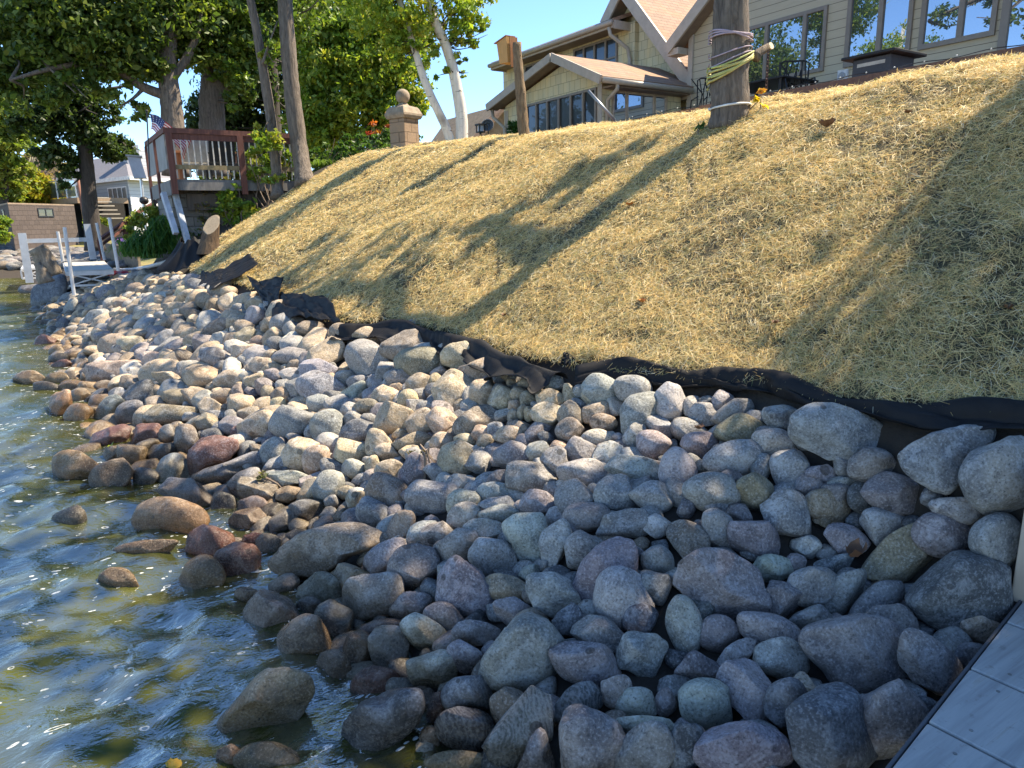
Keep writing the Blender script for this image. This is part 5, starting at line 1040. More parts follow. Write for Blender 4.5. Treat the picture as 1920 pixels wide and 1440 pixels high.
mb = MB(); mb.tube([(XG, gy0 - .05, gz0), (XW - .1, gy0 - .05, gz0 - .02)], .065, 8); mb.tube([(XG + .45, gy0 - .02, gz0 - .04), (XG + .45, gy0 - .02, gz0 - .16), (xf_ + .12, YP - .07, gz0 - .34), (xf_ + .10, YP - .07, 3.6)], .05, 8); mb.build('gutter', M_GUT, house, smooth=True); mb = MB()
mb.tube([(XG + .1, gy1 - .08, gz1 - .05), (XG + .12, gy1 - .1, gz1 - .25), (xf_ - .08, yPL - .06, gz1 - .55), (xf_ - .08, yPL - .06, 3.6)], .05, 8); mb.build('downspout', M_GUT, house, smooth=True)
sx0, sx1 = yz(1120, 190, xf_)[0], yz(988, 220, xf_)[0]; wz1 = yz(1110, 166, xf_)[1]
winX(house, xf_, sx0, sx1, 3.62, wz1, [1 / 6, 2 / 6, 3 / 6, 4 / 6, 5 / 6], (), M_DGLASS, .055)
# porch side window (faces along the shore)
wa, wb = onY(1147, 168, YP), onY(1250, 178, YP); mb = MB(); x0, x1, z1 = wa[0], wb[0], wa[2]; z0 = z1 - 1.25
for q in ((x0, z0, x1, z0 + .06), (x0, z1 - .06, x1, z1), (x0, z0 + .06, x0 + .06, z1 - .06), (x1 - .06, z0 + .06, x1, z1 - .06), (x0 + (x1 - x0) * .26 - .035, z0 + .06, x0 + (x1 - x0) * .26 + .035, z1 - .06), (x0 + (x1 - x0) * .76 - .035, z0 + .06, x0 + (x1 - x0) * .76 + .035, z1 - .06)): mb.box((q[0], YP - .04, q[1]), (q[2], YP + .02, q[3]))
f = mb.build('window', plain('pale window frame', (.46, .36, .26), .5), house); mb = MB(); mb.box((x0 + .04, YP - .012, z0 + .04), (x1 - .04, YP - .004, z1 - .04)); mb.build('pane', m_glass('sky mirroring glass', (.02, .03, .05), .72), f)
# low garage gable far left of the porch, with a satellite dish
mb = MB(); ga = onY(946, 195, 26); gb = onY(900, 262, 26); gc = onY(992, 262, 26); mb.slab([(ga[0], 26, ga[2]), (gb[0], 26, gb[2]), (gc[0], 26, gc[2])], (0, 5, 0)); gr_ = empty('garage', (gc[0], 26, 3.7), 'peach gabled garage end peeking out left of the porch', 'garage'); mb.build('wall', plain('peach siding', (.52, .36, .22), .7), gr_)
mb = MB(); mb.beam(ga + np.array([0, -.2, .06]), gb + np.array([-.3, -.2, .0]), .5, .14); mb.beam(ga + np.array([0, -.2, .06]), gc + np.array([.3, -.2, .0]), .5, .14); mb.build('roof', M_ROOFX, gr_)
mb = MB(); dc = onY(914, 234, 24); n_ = np.array([-.6, -.75, .3]); n_ /= np.linalg.norm(n_); u_ = np.cross(n_, [0, 0, 1]); u_ /= np.linalg.norm(u_); v2 = np.cross(u_, n_)
rings = [[dc + n_ * (.10 * q * q - .1) + (u_ * math.cos(a) + v2 * math.sin(a)) * .23 * q for a in np.linspace(0, 6.2832, 20, endpoint=False)] for q in (.02, .35, .7, 1)]
for r_ in range(3):
    for i in range(20): j = (i + 1) % 20; mb.add([rings[r_][i], rings[r_][j], rings[r_ + 1][j], rings[r_ + 1][i]], [(0, 1, 2, 3)])
sdh = empty('satellite_dish', dc, 'grey satellite dish on a short mast left of the porch', 'dish'); d_ = mb.build('dish', plain('dish grey', (.10, .11, .12), .5), sdh, smooth=True); d_.modifiers.new('s', 'SOLIDIFY').thickness = .015
mb = MB(); mb.tube([dc - n_ * .1, dc - n_ * .22 + np.array([0, 0, -.1]), (dc[0] - n_[0] * .22, dc[1] - n_[1] * .22, gz(dc[0], dc[1]) - .1)], .025, 8); mb.tube([dc + v2 * -.2, dc + n_ * .3], .012, 6); mb.build('mast', M_DKMETAL, sdh)
# ------------------------------------------------------------------ on the patio and along the crest
mb = MB(); xe = 9.6; ez = onX(1700, 127, xe)[2]; mb.box((xe - .03, 3.6, ez - .34), (xe + .01, yz(1425, 189, xe)[0] + 1.2, ez)); mb.box((xe + .012, 3.6, ez - .06), (XW - .01, yc + .1, ez - .01)); root = empty('patio_deck', (xe, 7, ez), 'brown edge board and deck in front of the house wall', 'deck'); mb.build('edge_board', wood('brown deck edge', (.12, .06, .045), (.22, .12, .085), 3, (.6, 8, 8)), root)
mb = MB(); yy = 4.2; g = np.random.default_rng(2)
pts = [(xe - .02, y_, ez + .02 + .012 * math.sin(y_ * 7.5)) for y_ in np.linspace(3.8, 10.8, 120)]; mb.tube(pts, .006, 5); sl_ = empty('string_lights', (xe, 7, ez), 'string of tiny clear bulbs clipped along the deck edge', 'lights'); mb.build('cable', M_DKMETAL, sl_)
M_BULB = plain('clear bulb', (.72, .70, .64), .15)
for y_ in np.arange(4.0, 10.8, .38): mb = MB(); mb.ball((xe - .02, y_, ez + .03), .011, 8, 6); mb.build('bulb', M_BULB, sl_, smooth=True)
M_IRON = plain('black iron', (.02, .02, .022), .5, .3, metal=.4)
def patio_chair(label, px, py, x, yaw):
    p = onX(px, py, x); c = np.array([p[0], p[1], ez]); root = empty('patio_chair', c, label, 'chair', 'iron patio chairs'); R = Matrix.Rotation(yaw, 3, 'Z')
    T_ = lambda a, b_, z: c + np.array(R @ Vector((a, b_, z)))
    mb = MB(); mb.hexa([T_(*q) for q in ((-.24, -.24, .42), (.24, -.24, .42), (.24, .24, .42), (-.24, .24, .42), (-.24, -.24, .46), (.24, -.24, .46), (.24, .24, .46), (-.24, .24, .46))]); mb.build('seat', M_IRON, root)
    mb = MB(); mb.tube([T_(-.24, .24, .44), T_(-.27, .30, 1.02), T_(-.2, .31, 1.06), T_(.2, .31, 1.06), T_(.27, .30, 1.02), T_(.24, .24, .44)], .016, 6); g = np.random.default_rng(int(px))
    for i in range(9): x0 = -.22 + .055 * i; mb.tube([T_(x0, .25, .46), T_(x0 + g.normal() * .07, .28, .75), T_(x0 + g.normal() * .07, .31, 1.05)], .012, 5)
    for i in range(7): a = g.uniform(-.2, .2); z = g.uniform(.5, .95); mb.tube([T_(a, .27, z), T_(a + g.normal() * .08, .29, z + .1)], .011, 5)
    mb.build('backrest', M_IRON, root)
    for sx_ in (-1, 1):
        for sy_ in (-1, 1): mb = MB(); mb.tube([T_(.23 * sx_, .23 * sy_, .43), T_(.27 * sx_, .28 * sy_, .0)], .015, 6); mb.build('leg', M_IRON, root)
        mb = MB(); mb.tube([T_(.24 * sx_, .27, .70), T_(.27 * sx_, -.1, .68), T_(.25 * sx_, -.24, .45)], .014, 6); mb.build('armrest', M_IRON, root)
patio_chair('black iron chair with branch-pattern back right of the tied trunk', 1496, 160, 12.4, math.radians(-38)); patio_chair('black iron chair half hidden left of the tied trunk', 1322, 180, 12.6, math.radians(150))
c = onX(1440, 165, 12.6); root = empty('patio_table', (c[0], c[1], ez), 'dark iron patio table beside the tied trunk', 'table'); mb = MB(); mb.box((c[0] - .55, c[1] - .75, ez + .70), (c[0] + .55, c[1] + .75, ez + .74)); mb.build('table_top', M_IRON, root, bevel=.01)
for sx_ in (-.48, .48):
    for sy_ in (-.66, .66): mb = MB(); mb.box((c[0] + sx_ - .03, c[1] + sy_ - .03, ez), (c[0] + sx_ + .03, c[1] + sy_ + .03, ez + .698)); mb.build('leg', M_IRON, root)
c = onX(1655, 128, 11.2); root = empty('fire_table', (c[0], c[1], ez), 'black square fire table with a wide top under the windows', 'table'); tz = onX(1650, 112, 11.2)[2]; h0 = .52
mb = MB(); mb.slab([(c[0] - .45, c[1] - .42, tz), (c[0] + .45, c[1] - .42, tz), (c[0] + .45, c[1] + .42, tz), (c[0] - .45, c[1] + .42, tz)], (0, 0, .045)); mb.build('table_top', M_IRON, root, bevel=.01)
mb = MB(); mb.box((c[0] - .32, c[1] - .30, ez), (c[0] + .32, c[1] + .30, tz - .003)); mb.build('body', plain('charcoal panel', (.035, .036, .045), .5), root, bevel=.01); mb = MB(); mb.box((c[0] - .327, c[1] - .22, tz - .12), (c[0] - .322, c[1] + .22, tz - .07)); mb.build('label_plate', plain('pale metal strip', (.45, .43, .38), .4), root)
mb = MB(); g = np.random.default_rng(9)
for i in range(5):
    c = onX(1752, 128 - i * .5, 8.6); rx, ry_ = g.uniform(.05, .2), g.uniform(.35, .55); zz = gz(8.5, c[1]) + .05
    mb.tube([(8.45 + rx * math.cos(a), c[1] + g.normal() * .01 + ry_ * math.sin(a), zz + .05 + .03 * i * abs(math.cos(a * .5)) + .06 * math.cos(a)) for a in np.linspace(0, 6.28, 30)], .012, 6)
tag(mb.build('garden_hose', plain('pale green hose', (.34, .42, .20), .5), smooth=True), 'loosely coiled pale green hose on the straw crest by the deck', 'hose')
# overturned pale hull
a, b_ = onX(1190, 222, 8.8), onX(1345, 184, 8.8); mid = (a + b_) / 2; ln_ = np.linalg.norm(b_ - a) / 2 * 1.25; mb = MB(); nu, nv = 28, 10; dh = (b_ - a); dh[2] = 0; dh /= np.linalg.norm(dh); ph = np.array([-dh[1], dh[0], 0]); rows = []
z0h = gz(8.8, mid[1]) + .0
for i in range(nu + 1):
    q = -1 + 2 * i / nu; wd_ = .42 * max(0, 1 - abs(q) ** 2.6) ** .6 + .01; hh = .34 * max(0, 1 - abs(q) ** 3) ** .5 + .02
    rows.append([mid * [1, 1, 0] + dh * q * ln_ + ph * wd_ * math.cos(math.pi * j / nv) + np.array([0, 0, z0h + hh * math.sin(math.pi * j / nv) ** .8]) for j in range(nv + 1)])
vs_ = [p for r_ in rows for p in r_]; mb.add(vs_, [(i * (nv + 1) + j, (i + 1) * (nv + 1) + j, (i + 1) * (nv + 1) + j + 1, i * (nv + 1) + j + 1) for i in range(nu) for j in range(nv)])
hull = mb.build('canoe', plain('pale yellow hull', (.60, .50, .26), .4, .1), smooth=True); tag(hull, 'pale yellow upturned canoe hull lying behind the straw crest', 'canoe')
# leaning pole, fern, lantern, birdhouse on its rough post, stone pillar
mb = MB(); mb.tube([onY(1103, 170, yc - .6), onY(1153, 226, yc - 1.0)], .035, 8); tag(mb.build('pole', plain('galvanised pole', (.30, .32, .34), .4, metal=.5), smooth=True), 'grey metal pole leaning against the porch windows', 'pole')
plant('fern', 'lush green fern in a pot at the left porch post', [blob(966, 236, 12, 15.5, 420), blob(958, 245, 10, 15.5, 200), blob(972, 246, 9, 15.5, 160)], 'fern', .12, 71, shape=.25)
lb = onY(901, 258, 17.0); mb = MB(); lt = onY(901, 240, 17.0); root = empty('lantern', (lb[0], lb[1], gz(lb[0], lb[1])), 'small black lantern on a post behind the crest left of the porch', 'lamp'); mb.tube([(lb[0], lb[1], gz(lb[0], lb[1])), (lb[0], lb[1], lt[2] - .1)], .03, 8); mb.build('post', M_DKMETAL, root)
mb = MB(); mb.box((lt[0] - .11, lt[1] - .11, lt[2] + .06), (lt[0] + .11, lt[1] + .11, lt[2] + .1)); mb.box((lt[0] - .09, lt[1] - .09, lt[2] - .12), (lt[0] + .09, lt[1] + .09, lt[2] - .09))
for sx_ in (-1, 1):
    for sy_ in (-1, 1): mb.box((lt[0] + sx_ * .08 - .012, lt[1] + sy_ * .08 - .012, lt[2] - .09), (lt[0] + sx_ * .08 + .012, lt[1] + sy_ * .08 + .012, lt[2] + .06))
mb.build('cage', M_DKMETAL, root); mb = MB(); mb.box((lt[0] - .055, lt[1] - .055, lt[2] - .09), (lt[0] + .055, lt[1] + .055, lt[2] + .06)); mb.build('glass', plain('milky glass', (.6, .62, .64), .3), root)
pb = onY(983, 262, 9.2); yp = pb[1]; root = empty('birdhouse', pb, 'brown wooden birdhouse nailed to a rough gnarled post', 'birdhouse'); mb = MB(); limb(mb, [pb, onY(979, 215, yp), onY(974, 150, yp), onY(971, 120, yp), onY(969, 80, yp)], .085, .062, 12, .14); mb.build('post', m_bark('gnarled bark', (.09, .055, .03), (.30, .21, .12), 1.4), root, smooth=True)
M_BH = wood('stained birdhouse board', (.26, .10, .035), (.42, .19, .07), 2, (6, 6, 1)); M_BH2 = wood('honey birdhouse board', (.42, .21, .06), (.58, .32, .11), 2, (6, 6, 1))
b0, b1, b2, b3 = onY(961, 65, yp), onY(977, 65, yp), onY(980, 116, yp), onY(964, 122, yp); back = np.array([0, .10, 0]); xw = np.array([-.34, .16, 0])
mb = MB(); q0 = np.array([b3[0], yp + .10, b3[2]]); h_ = b0[2] - b3[2]; mb.hexa([q0 + np.array(v_) for v_ in ((.02, 0, 0), (.15, 0, 0), (.15, .02, 0), (.02, .02, 0), (.0, 0, h_), (.13, 0, h_), (.13, .02, h_), (.0, .02, h_))]); mb.build('back_board', M_BH, root)
mb = MB(); q1 = q0 + np.array([-.02, .034, .06]); mb.hexa([q1 + np.array(v_) for v_ in ((-.05, .15, 0), (.12, .15, 0), (.12, 0, 0), (.0, 0, 0), (-.08, .17, h_ * .70), (.12, .17, h_ * .70), (.12, 0, h_ * .86), (-.02, 0, h_ * .86))]); mb.build('box', M_BH2, root)
mb = MB(); mb.hexa([q1 + np.array(v_) for v_ in ((-.11, .20, h_ * .68), (.14, .20, h_ * .68), (.14, -.0, h_ * .88), (-.03, -.0, h_ * .88), (-.11, .20, h_ * .705), (.14, .20, h_ * .705), (.14, -.0, h_ * .905), (-.03, -.0, h_ * .905))]); mb.build('roof', M_BH, root)
def m_block(name, col, bw, bh, var=.2):
    m, t, b, o = nodes_of(name); g = N(t, 'NewGeometry'); sp = N(t, 'SeparateXYZ'); L(t, g.outputs['Position'], sp.inputs[0]); cb = N(t, 'CombineXYZ'); L(t, mth(t, 'ADD', sp.outputs[0], sp.outputs[1]), cb.inputs[0]); L(t, sp.outputs[2], cb.inputs[1])
    br = N(t, 'TexBrick'); br.inputs['Scale'].default_value = 1; br.inputs['Brick Width'].default_value = bw; br.inputs['Row Height'].default_value = bh; br.inputs['Mortar Size'].default_value = .010
    br.inputs['Color1'].default_value = (*[x * (1 - var) for x in col], 1); br.inputs['Color2'].default_value = (*[x * (1 + var) for x in col], 1); br.inputs['Mortar'].default_value = (*[x * .45 for x in col], 1); L(t, cb.outputs[0], br.inputs['Vector'])
    n1 = noise(t, coords(t), 8, 6, .7); L(t, mixc(t, mth(t, 'MULTIPLY', n1, .6), br.outputs['Color'], [x * .55 for x in col]), b.inputs['Base Color']); b.inputs['Roughness'].default_value = .9; bump(t, b, mth(t, 'SUBTRACT', n1, br.outputs['Fac']), .6, .03); return m
pf = onY(768, 285, 14.0); yp = pf[1]; root = empty('stone_pillar', pf, 'square tan stone pillar with moulded cap and ball finial on the crest', 'pillar'); wd_ = 56 / F * ((pf - CAM) @ FW) * .62; zt = onY(768, 222, yp)[2]; R45 = math.radians(20)
def sq(c, h, z, a=R45): return [(c[0] + h * 1.414 * math.cos(a + math.pi / 4 + i * math.pi / 2), c[1] + h * 1.414 * math.sin(a + math.pi / 4 + i * math.pi / 2), z) for i in range(4)]
M_SAND = m_block('tan split stone', (.36, .25, .16), .34, .20, .16); M_CAP = plain('weathered cast stone', (.30, .235, .17), .9, .35, 8, bmp=.5); c = np.array([pf[0], yp + .2]); hb = wd_ * .56
mb = MB(); mb.hexa(sq(c, hb, pf[2] - .2) + sq(c, hb, zt)); mb.build('shaft', M_SAND, root, bevel=.012)
mb = MB(); z_ = zt; prof = [(hb * 1.16, 0), (hb * 1.3, .06), (hb * 1.3, .10), (hb * 1.08, .20), (hb * .98, .23), (hb * .42, .27), (hb * .25, .33)]; P_ = [sq(c, h, z_ + dz) for h, dz in prof]
vs_ = [p for r_ in P_ for p in r_]; mb.add(vs_, [(0, 1, 2, 3)[::-1]] + [(4 * i + k_, 4 * i + (k_ + 1) % 4, 4 * i + 4 + (k_ + 1) % 4, 4 * i + 4 + k_) for i in range(len(prof) - 1) for k_ in range(4)] + [(len(vs_) - 4, len(vs_) - 3, len(vs_) - 2, len(vs_) - 1)]); mb.build('cap', M_CAP, root, bevel=.008)
zb = onY(765, 183, yp)[2]; mb = MB(); rb = 13.2 / F * ((pf - CAM) @ FW); mb.ball((c[0], c[1], z_ + .31 + rb * .95), rb, 24, 16); mb.build('ball_finial', M_CAP, root, smooth=True)

# ================================================================== NEIGHBOUR'S DECK
M_GALV = plain('silver aluminium', (.62, .63, .64), .35, .12, metal=.55, bmp=.05); M_WHITEP = plain('chalky white pipe', (.50, .51, .52), .5, .15); M_GREYB = wood('grey weathered boards', (.10, .095, .09), (.28, .26, .24), 2, (7, 7, .8)); M_DARKW = wood('dark damp wood', (.05, .04, .032), (.14, .11, .085), 2)
yd = 16.6; c0 = onY(322, 338, yd); cT = onY(318, 240, yd); xR = onY(572, 330, yd)[0]; xL = c0[0]; zf_ = c0[2] + .02; zr = cT[2]; yB = onX(276, 270, xL)[1]; yB = min(max(yB, yd + 2.4), yd + 3.6)
root = empty('viewing_deck', (xL, yd, gz(xL, yd)), 'weathered red-railed wooden deck on posts above the block wall', 'deck')
mb = MB(); mb.box((xL, yd, zf_ - .05), (xR, yB, zf_)); mb.box((xL - .02, yd - .04, zf_ - .22), (xR, yd, zf_ - .05)); mb.box((xL - .04, yd, zf_ - .32), (xL - .004, yB, zf_ - .02)); mb.build('floor', M_GREYB, root)
mb = MB()
for q in (.4, 1.2, 2.0): mb.box((xL + .1, yd + q, zf_ - .28), (xR, yd + q + .06, zf_ - .054))
mb.box((xL + .3, yd + .25, zf_ - .62), (xR, yd + .40, zf_ - .284)); mb.build('joists', M_DARKW, root)
mb = MB(); mb.box((xL - .06, yd - .07, zr - .10), (xR, yd + .05, zr)); mb.box((xL + .02, yd - .045, zr - .22), (xR, yd - .005, zr - .104)); mb.box((xL - .06, yd + .054, zr - .10), (xL + .06, yB, zr)); mb.build('rail', M_WOODRED, root)
mb = MB(); mb.box((xL + .02, yd - .055, zf_ + .20), (xR, yd - .015, zf_ + .29)); mb.build('lower_rail', wood('mossy rail', (.16, .12, .06), (.30, .24, .13), 3), root)
for px in (320, 452, 566): x = onY(px, 300, yd)[0]; mb = MB(); mb.box((x - .06, yd - .11, zf_ - .3), (x + .06, yd - .05, zr - .104)); mb.build('railing_post', M_WOODRED, root)
M_BAL = plain('pale baluster', (.60, .54, .46), .5)
for x in np.arange(xL + .12, xR - .1, .125): mb = MB(); mb.box((x - .012, yd - .03, zf_ + .02), (x + .012, yd - .006, zr - .225)); mb.build('baluster', M_BAL, root)
yS = [yd + .06, (yd + yB) / 2, yB - .02]
for i in range(2): mb = MB(); mb.box((xL - .03, yS[i] + .09, zf_ + .22), (xL + .0, yS[i + 1] - .09, zr - .104)); mb.build('privacy_panel', plain('sun-bleached acrylic panel', (.24, .225, .21), .6, .3, 2), root)
for q in yS[1:]: mb = MB(); mb.box((xL - .07, q - .05, zf_ - .35), (xL - .005, q + .05, zr - .104)); mb.build('railing_post', M_WOODRED, root)
mb = MB(); mb.tube([(xL - .03, yB - .05, zf_ - .3), (xL + .05, yB - .1, gz(xL, yB) - .1)], .05, 8); mb.build('support_post', M_DARKW, root)
for (u0, v0), (u1, v1) in (((306, 362), (330, 438)), ((327, 358), (355, 464))): mb = MB(); mb.beam(onY(u0, v0, yd + .25), onY(u1, v1, yd - .15), .10, .10); mb.build('support_post', plain('pale painted post', (.40, .44, .50), .6, .3), root)
# block retaining wall under the deck
root = empty('block_wall', onY(375, 440, yd + .6), 'grey concrete block retaining wall under the deck', 'wall'); a, b_ = onY(330, 440, yd + .45), onY(455, 440, yd + .45); zt = onY(375, 352, yd + .45)[2]
mb = MB(); mb.box((a[0], yd + .45, .8), (b_[0] + 1.2, yd + .75, zt)); mb.box((a[0], yd + .754, .8), (a[0] + .25, yd + 2.6, zt)); mb.build('wall', m_block('grey concrete block', (.20, .19, .17), .42, .2), root)
# furniture on the deck
def deck_chair(label, px, yy, mat, hh=.95):
    p = onY(px, 330, yy); x, z = p[0], zf_; root = empty('deck_chair', (x, yy, z), label, 'chair', 'chairs on the neighbouring deck'); mb = MB(); mb.hexa([(x - .27, yy - .02, z + .42), (x + .27, yy - .02, z + .42), (x + .27, yy + .02, z + .42), (x - .27, yy + .02, z + .42), (x - .27, yy - .16, z + hh), (x + .27, yy - .16, z + hh), (x + .27, yy - .12, z + hh), (x - .27, yy - .12, z + hh)]); mb.build('backrest', mat, root)
    mb = MB(); mb.box((x - .27, yy + .024, z + .36), (x + .27, yy + .5, z + .42)); mb.build('seat', mat, root)
    for sx_ in (-.26, .26):
        for q in (0, .48): mb = MB(); mb.box((x + sx_ - .02, yy + q - .02, z), (x + sx_ + .02, yy + q + .02, z + .357)); mb.build('leg', M_DKMETAL, root)
        mb = MB(); mb.box((x + sx_ - .03, yy + .03, z + .60), (x + sx_ + .03, yy + .5, z + .63)); mb.build('armrest', mat, root)
deck_chair('black sling chair behind the deck balusters', 420, yd + .7, plain('black sling fabric', (.02, .021, .024), .6)); deck_chair('pale cushioned chair in the sun by the flag on the deck', 372, yd + .9, plain('pale cushion', (.52, .49, .44), .8)); deck_chair('dark chair at the right end of the deck half hidden by leaves', 470, yd + .8, plain('charcoal sling', (.05, .05, .055), .6))
p = onY(396, 330, yd + 1.3); root = empty('deck_table', (p[0], p[1], zf_), 'orange-brown wooden table between the deck chairs', 'table'); M_OR = wood('orange-brown wood', (.28, .11, .05), (.42, .19, .09)); mb = MB(); mb.box((p[0] - .75, p[1] - .3, zf_ + .62), (p[0] + .75, p[1] + .3, zf_ + .67)); mb.build('table_top', M_OR, root)
for sx_ in (-.65, .65): mb = MB(); mb.box((p[0] + sx_ - .05, p[1] - .25, zf_), (p[0] + sx_ + .05, p[1] + .25, zf_ + .618)); mb.build('leg', M_OR, root)
# flag
yfl = yd + .9; pt, pbm = onY(275, 208, yfl), onY(281, 330, yfl); root = empty('flag', pbm, 'stars and stripes flag drooping from a thin pole at the deck corner', 'flag'); mb = MB(); mb.tube([pbm, pt], .014, 6); mb.ball(pt, .03, 8, 6); mb.build('pole', M_DKMETAL, root)
A_, B_, C_, D_ = onY(281, 214, yfl), onY(279, 241, yfl), onY(352, 300, yfl - .3), onY(356, 268, yfl - .3); nu, nv = 52, 26; V = []; 
for j in range(nv + 1):
    for i in range(nu + 1):
        u, v_ = i / nu, j / nv; p = (1 - u) * ((1 - v_) * A_ + v_ * B_) + u * ((1 - v_) * D_ + v_ * C_); p = p + np.array([.05 * math.sin(u * 9 + v_ * 2), .09 * math.sin(u * 12 + v_ * 1.5) * (.3 + u), .10 * math.sin(u * 3.14) + .02 * math.sin(u * 14)]); V.append(p)
Q, MI = [], []
for j in range(nv):
    for i in range(nu):
        Q.append((j * (nu + 1) + i, (j + 1) * (nu + 1) + i, (j + 1) * (nu + 1) + i + 1, j * (nu + 1) + i + 1)); can = i < nu * .4 and j < 14
        MI.append((1 if (i % 4 == 2 and j % 3 == 1) else 2) if can else (0 if (j // 2) % 2 == 0 else 1))
link('cloth', np_mesh('cloth', V, Q, MI), [plain('flag red', (.45, .03, .04), .7), plain('flag white', (.72, .70, .68), .7), plain('flag navy', (.03, .04, .13), .7)], root, smooth=True)
# grey nest box on a pole
yb_ = 20.0; root = empty('nest_box', onY(275, 440, yb_), 'tall grey nest box on a slim metal pole left of the deck', 'birdhouse'); q = [onY(253, 291, yb_), onY(269, 291, yb_), onY(272, 334, yb_), onY(256, 334, yb_)]
mb = MB(); x0, x1, z0, z1 = q[3][0] - .06, q[2][0] + .02, q[3][2], q[0][2]; mb.hexa([(x0, yb_, z0), (x1, yb_ - .10, z0), (x1 + .05, yb_ + .2, z0), (x0 + .05, yb_ + .3, z0), (x0 - .08, yb_, z1 - .03), (x1 - .08, yb_ - .10, z1 - .06), (x1 - .03, yb_ + .2, z1 - .06), (x0 - .03, yb_ + .3, z1 - .03)]); mb.build('box', plain('grey painted board', (.34, .35, .40), .6, .15), root)
mb = MB(); mb.hexa([(x0 - .12, yb_ - .06, z1 - .025), (x1 - .04, yb_ - .16, z1 - .055), (x1 + .01, yb_ + .26, z1 - .055), (x0 - .07, yb_ + .36, z1 - .025), (x0 - .12, yb_ - .06, z1 + .01), (x1 - .04, yb_ - .16, z1 - .02), (x1 + .01, yb_ + .26, z1 - .02), (x0 - .07, yb_ + .36, z1 + .01)]); mb.build('roof', plain('grey lid', (.30, .29, .28), .7), root)
mb = MB(); mb.tube([onY(264, 335, yb_ + .1), onY(275, 440, yb_ + .1)], .035, 8); mb.build('pole', M_GALV, root); mb = MB(); cb_ = onY(270, 376, yb_ + .1); mb.ball(cb_, (.11, .11, .10), 12, 8); mb.build('squirrel_guard', M_DKMETAL, root, smooth=True)
# red stair rail, wooden retaining wall, electric box
ys = 18.8; root = empty('stair_railing', onY(185, 480, ys), 'reddish wooden stair railing slanting up beside the flower bed', 'railing'); mb = MB(); a, b_, c_ = onY(186, 450, ys), onY(262, 396, ys + 1.0), onY(315, 366, ys + 2); mb.beam(a, b_, .09, .06); mb.beam(b_, c_, .09, .06); mb.beam(a - [0, 0, .13], b_ - [0, 0, .13], .05, .05); mb.build('handrail', M_WOODRED, root)
for (u, v_), (u2, v2_), dy in (((186, 450), (194, 488), 0), ((232, 416), (236, 450), .6)): mb = MB(); mb.beam(onY(u, v_, ys + dy), onY(u2, v2_, ys + dy), .10, .10); mb.build('railing_post', M_WOODRED, root)
a, b_, c_ = hit(192, 492, 0), hit(262, 506, 0), hit(300, 480, 0); zt = onY(220, 458, a[1])[2]; root = empty('timber_wall', a, 'weathered timber retaining wall behind the boat lift platform', 'wall'); mb = MB(); mb.slab([(a[0], a[1], .4), (b_[0], b_[1] + .2, .4), (b_[0], b_[1] + .2, zt), (a[0], a[1], zt + .1)], (.1, .25, 0)); mb.build('planks', wood('weathered timber', (.08, .06, .04), (.22, .17, .11), 2, (3, 3, 5)), root)
pe = (a + b_) / 2 + np.array([-.05, -.25, 0]); root = empty('electric_box', pe, 'small grey electric box on a wooden stake by the timber wall', 'electric box'); ez_ = onY(235, 478, pe[1]); mb = MB(); mb.box((ez_[0] - .12, pe[1] - .1, ez_[2] - .12), (ez_[0] + .12, pe[1], ez_[2] + .12)); mb.build('box', plain('grey enamel', (.26, .29, .32), .5), root, bevel=.01); mb = MB(); mb.box((ez_[0] - .04, pe[1] + .004, .5), (ez_[0] + .04, pe[1] + .07, ez_[2] + .05)); mb.build('stake', M_DARKW, root)
# cut stump, log snags
pt_ = onY(392, 466, 14.5); root = empty('cut_stump', pt_, 'sawn tree stump with a slanting pale cut face on the bank', 'stump'); t0, t1 = pt_ + np.array([0, .1, -.1]), onY(397, 421, 14.6); r_ = .17
mb = MB(); ring = []
for zq, rr2, dz in ((0, 1.25, 0), (.4, 1.0, 0), (1, .92, .14)):
    c = t0 + (t1 - t0) * zq; ring.append([c + np.array([r_ * rr2 * math.cos(a) * (1 + .06 * math.sin(5 * a)), r_ * rr2 * math.sin(a), dz * (math.cos(a) * .9 + math.sin(a) * .9)]) for a in np.linspace(0, 6.2832, 24, endpoint=False)])
for k_ in range(2):
    for i in range(24): j = (i + 1) % 24; mb.add([ring[k_][i], ring[k_][j], ring[k_ + 1][j], ring[k_ + 1][i]], [(0, 1, 2, 3)])
mb.build('trunk', m_bark('stump bark', (.03, .02, .014), (.17, .105, .055)), root, smooth=True); mb = MB(); mb.add(ring[2], [tuple(range(24))]); mb.build('cut_face', wood('sawn wood', (.28, .21, .13), (.42, .33, .22), 4), root)
def snag(name, label, pts, yy, r0, r1, seed):
    g = random.Random(seed); mb = MB(); P = [onY(u, v_, yy) for u, v_ in pts]; s = np.linspace(0, len(P) - 1, 12); P = [np.array([np.interp(q, range(len(P)), [p[k_] for p in P]) for k_ in range(3)]) for q in s]; R_ = [r0 + (r1 - r0) * i / 11 for i in range(12)]; mb.tube(P, R_, 12, jit=.14, rs=g); tag(mb.build(name, m_bark(name + ' bark', (.10, .075, .05), (.36, .29, .21), .7), smooth=True), label, 'stump')
snag('dead_trunk', 'broken grey-brown dead trunk leaning behind the dark boulder', [(97, 517), (88, 497), (76, 474), (68, 464)], 17.6, .20, .17, 3); snag('wood_splinter', 'split splintered stub beside the leaning dead trunk', [(86, 530), (78, 508), (68, 494)], 17.4, .16, .05, 4)
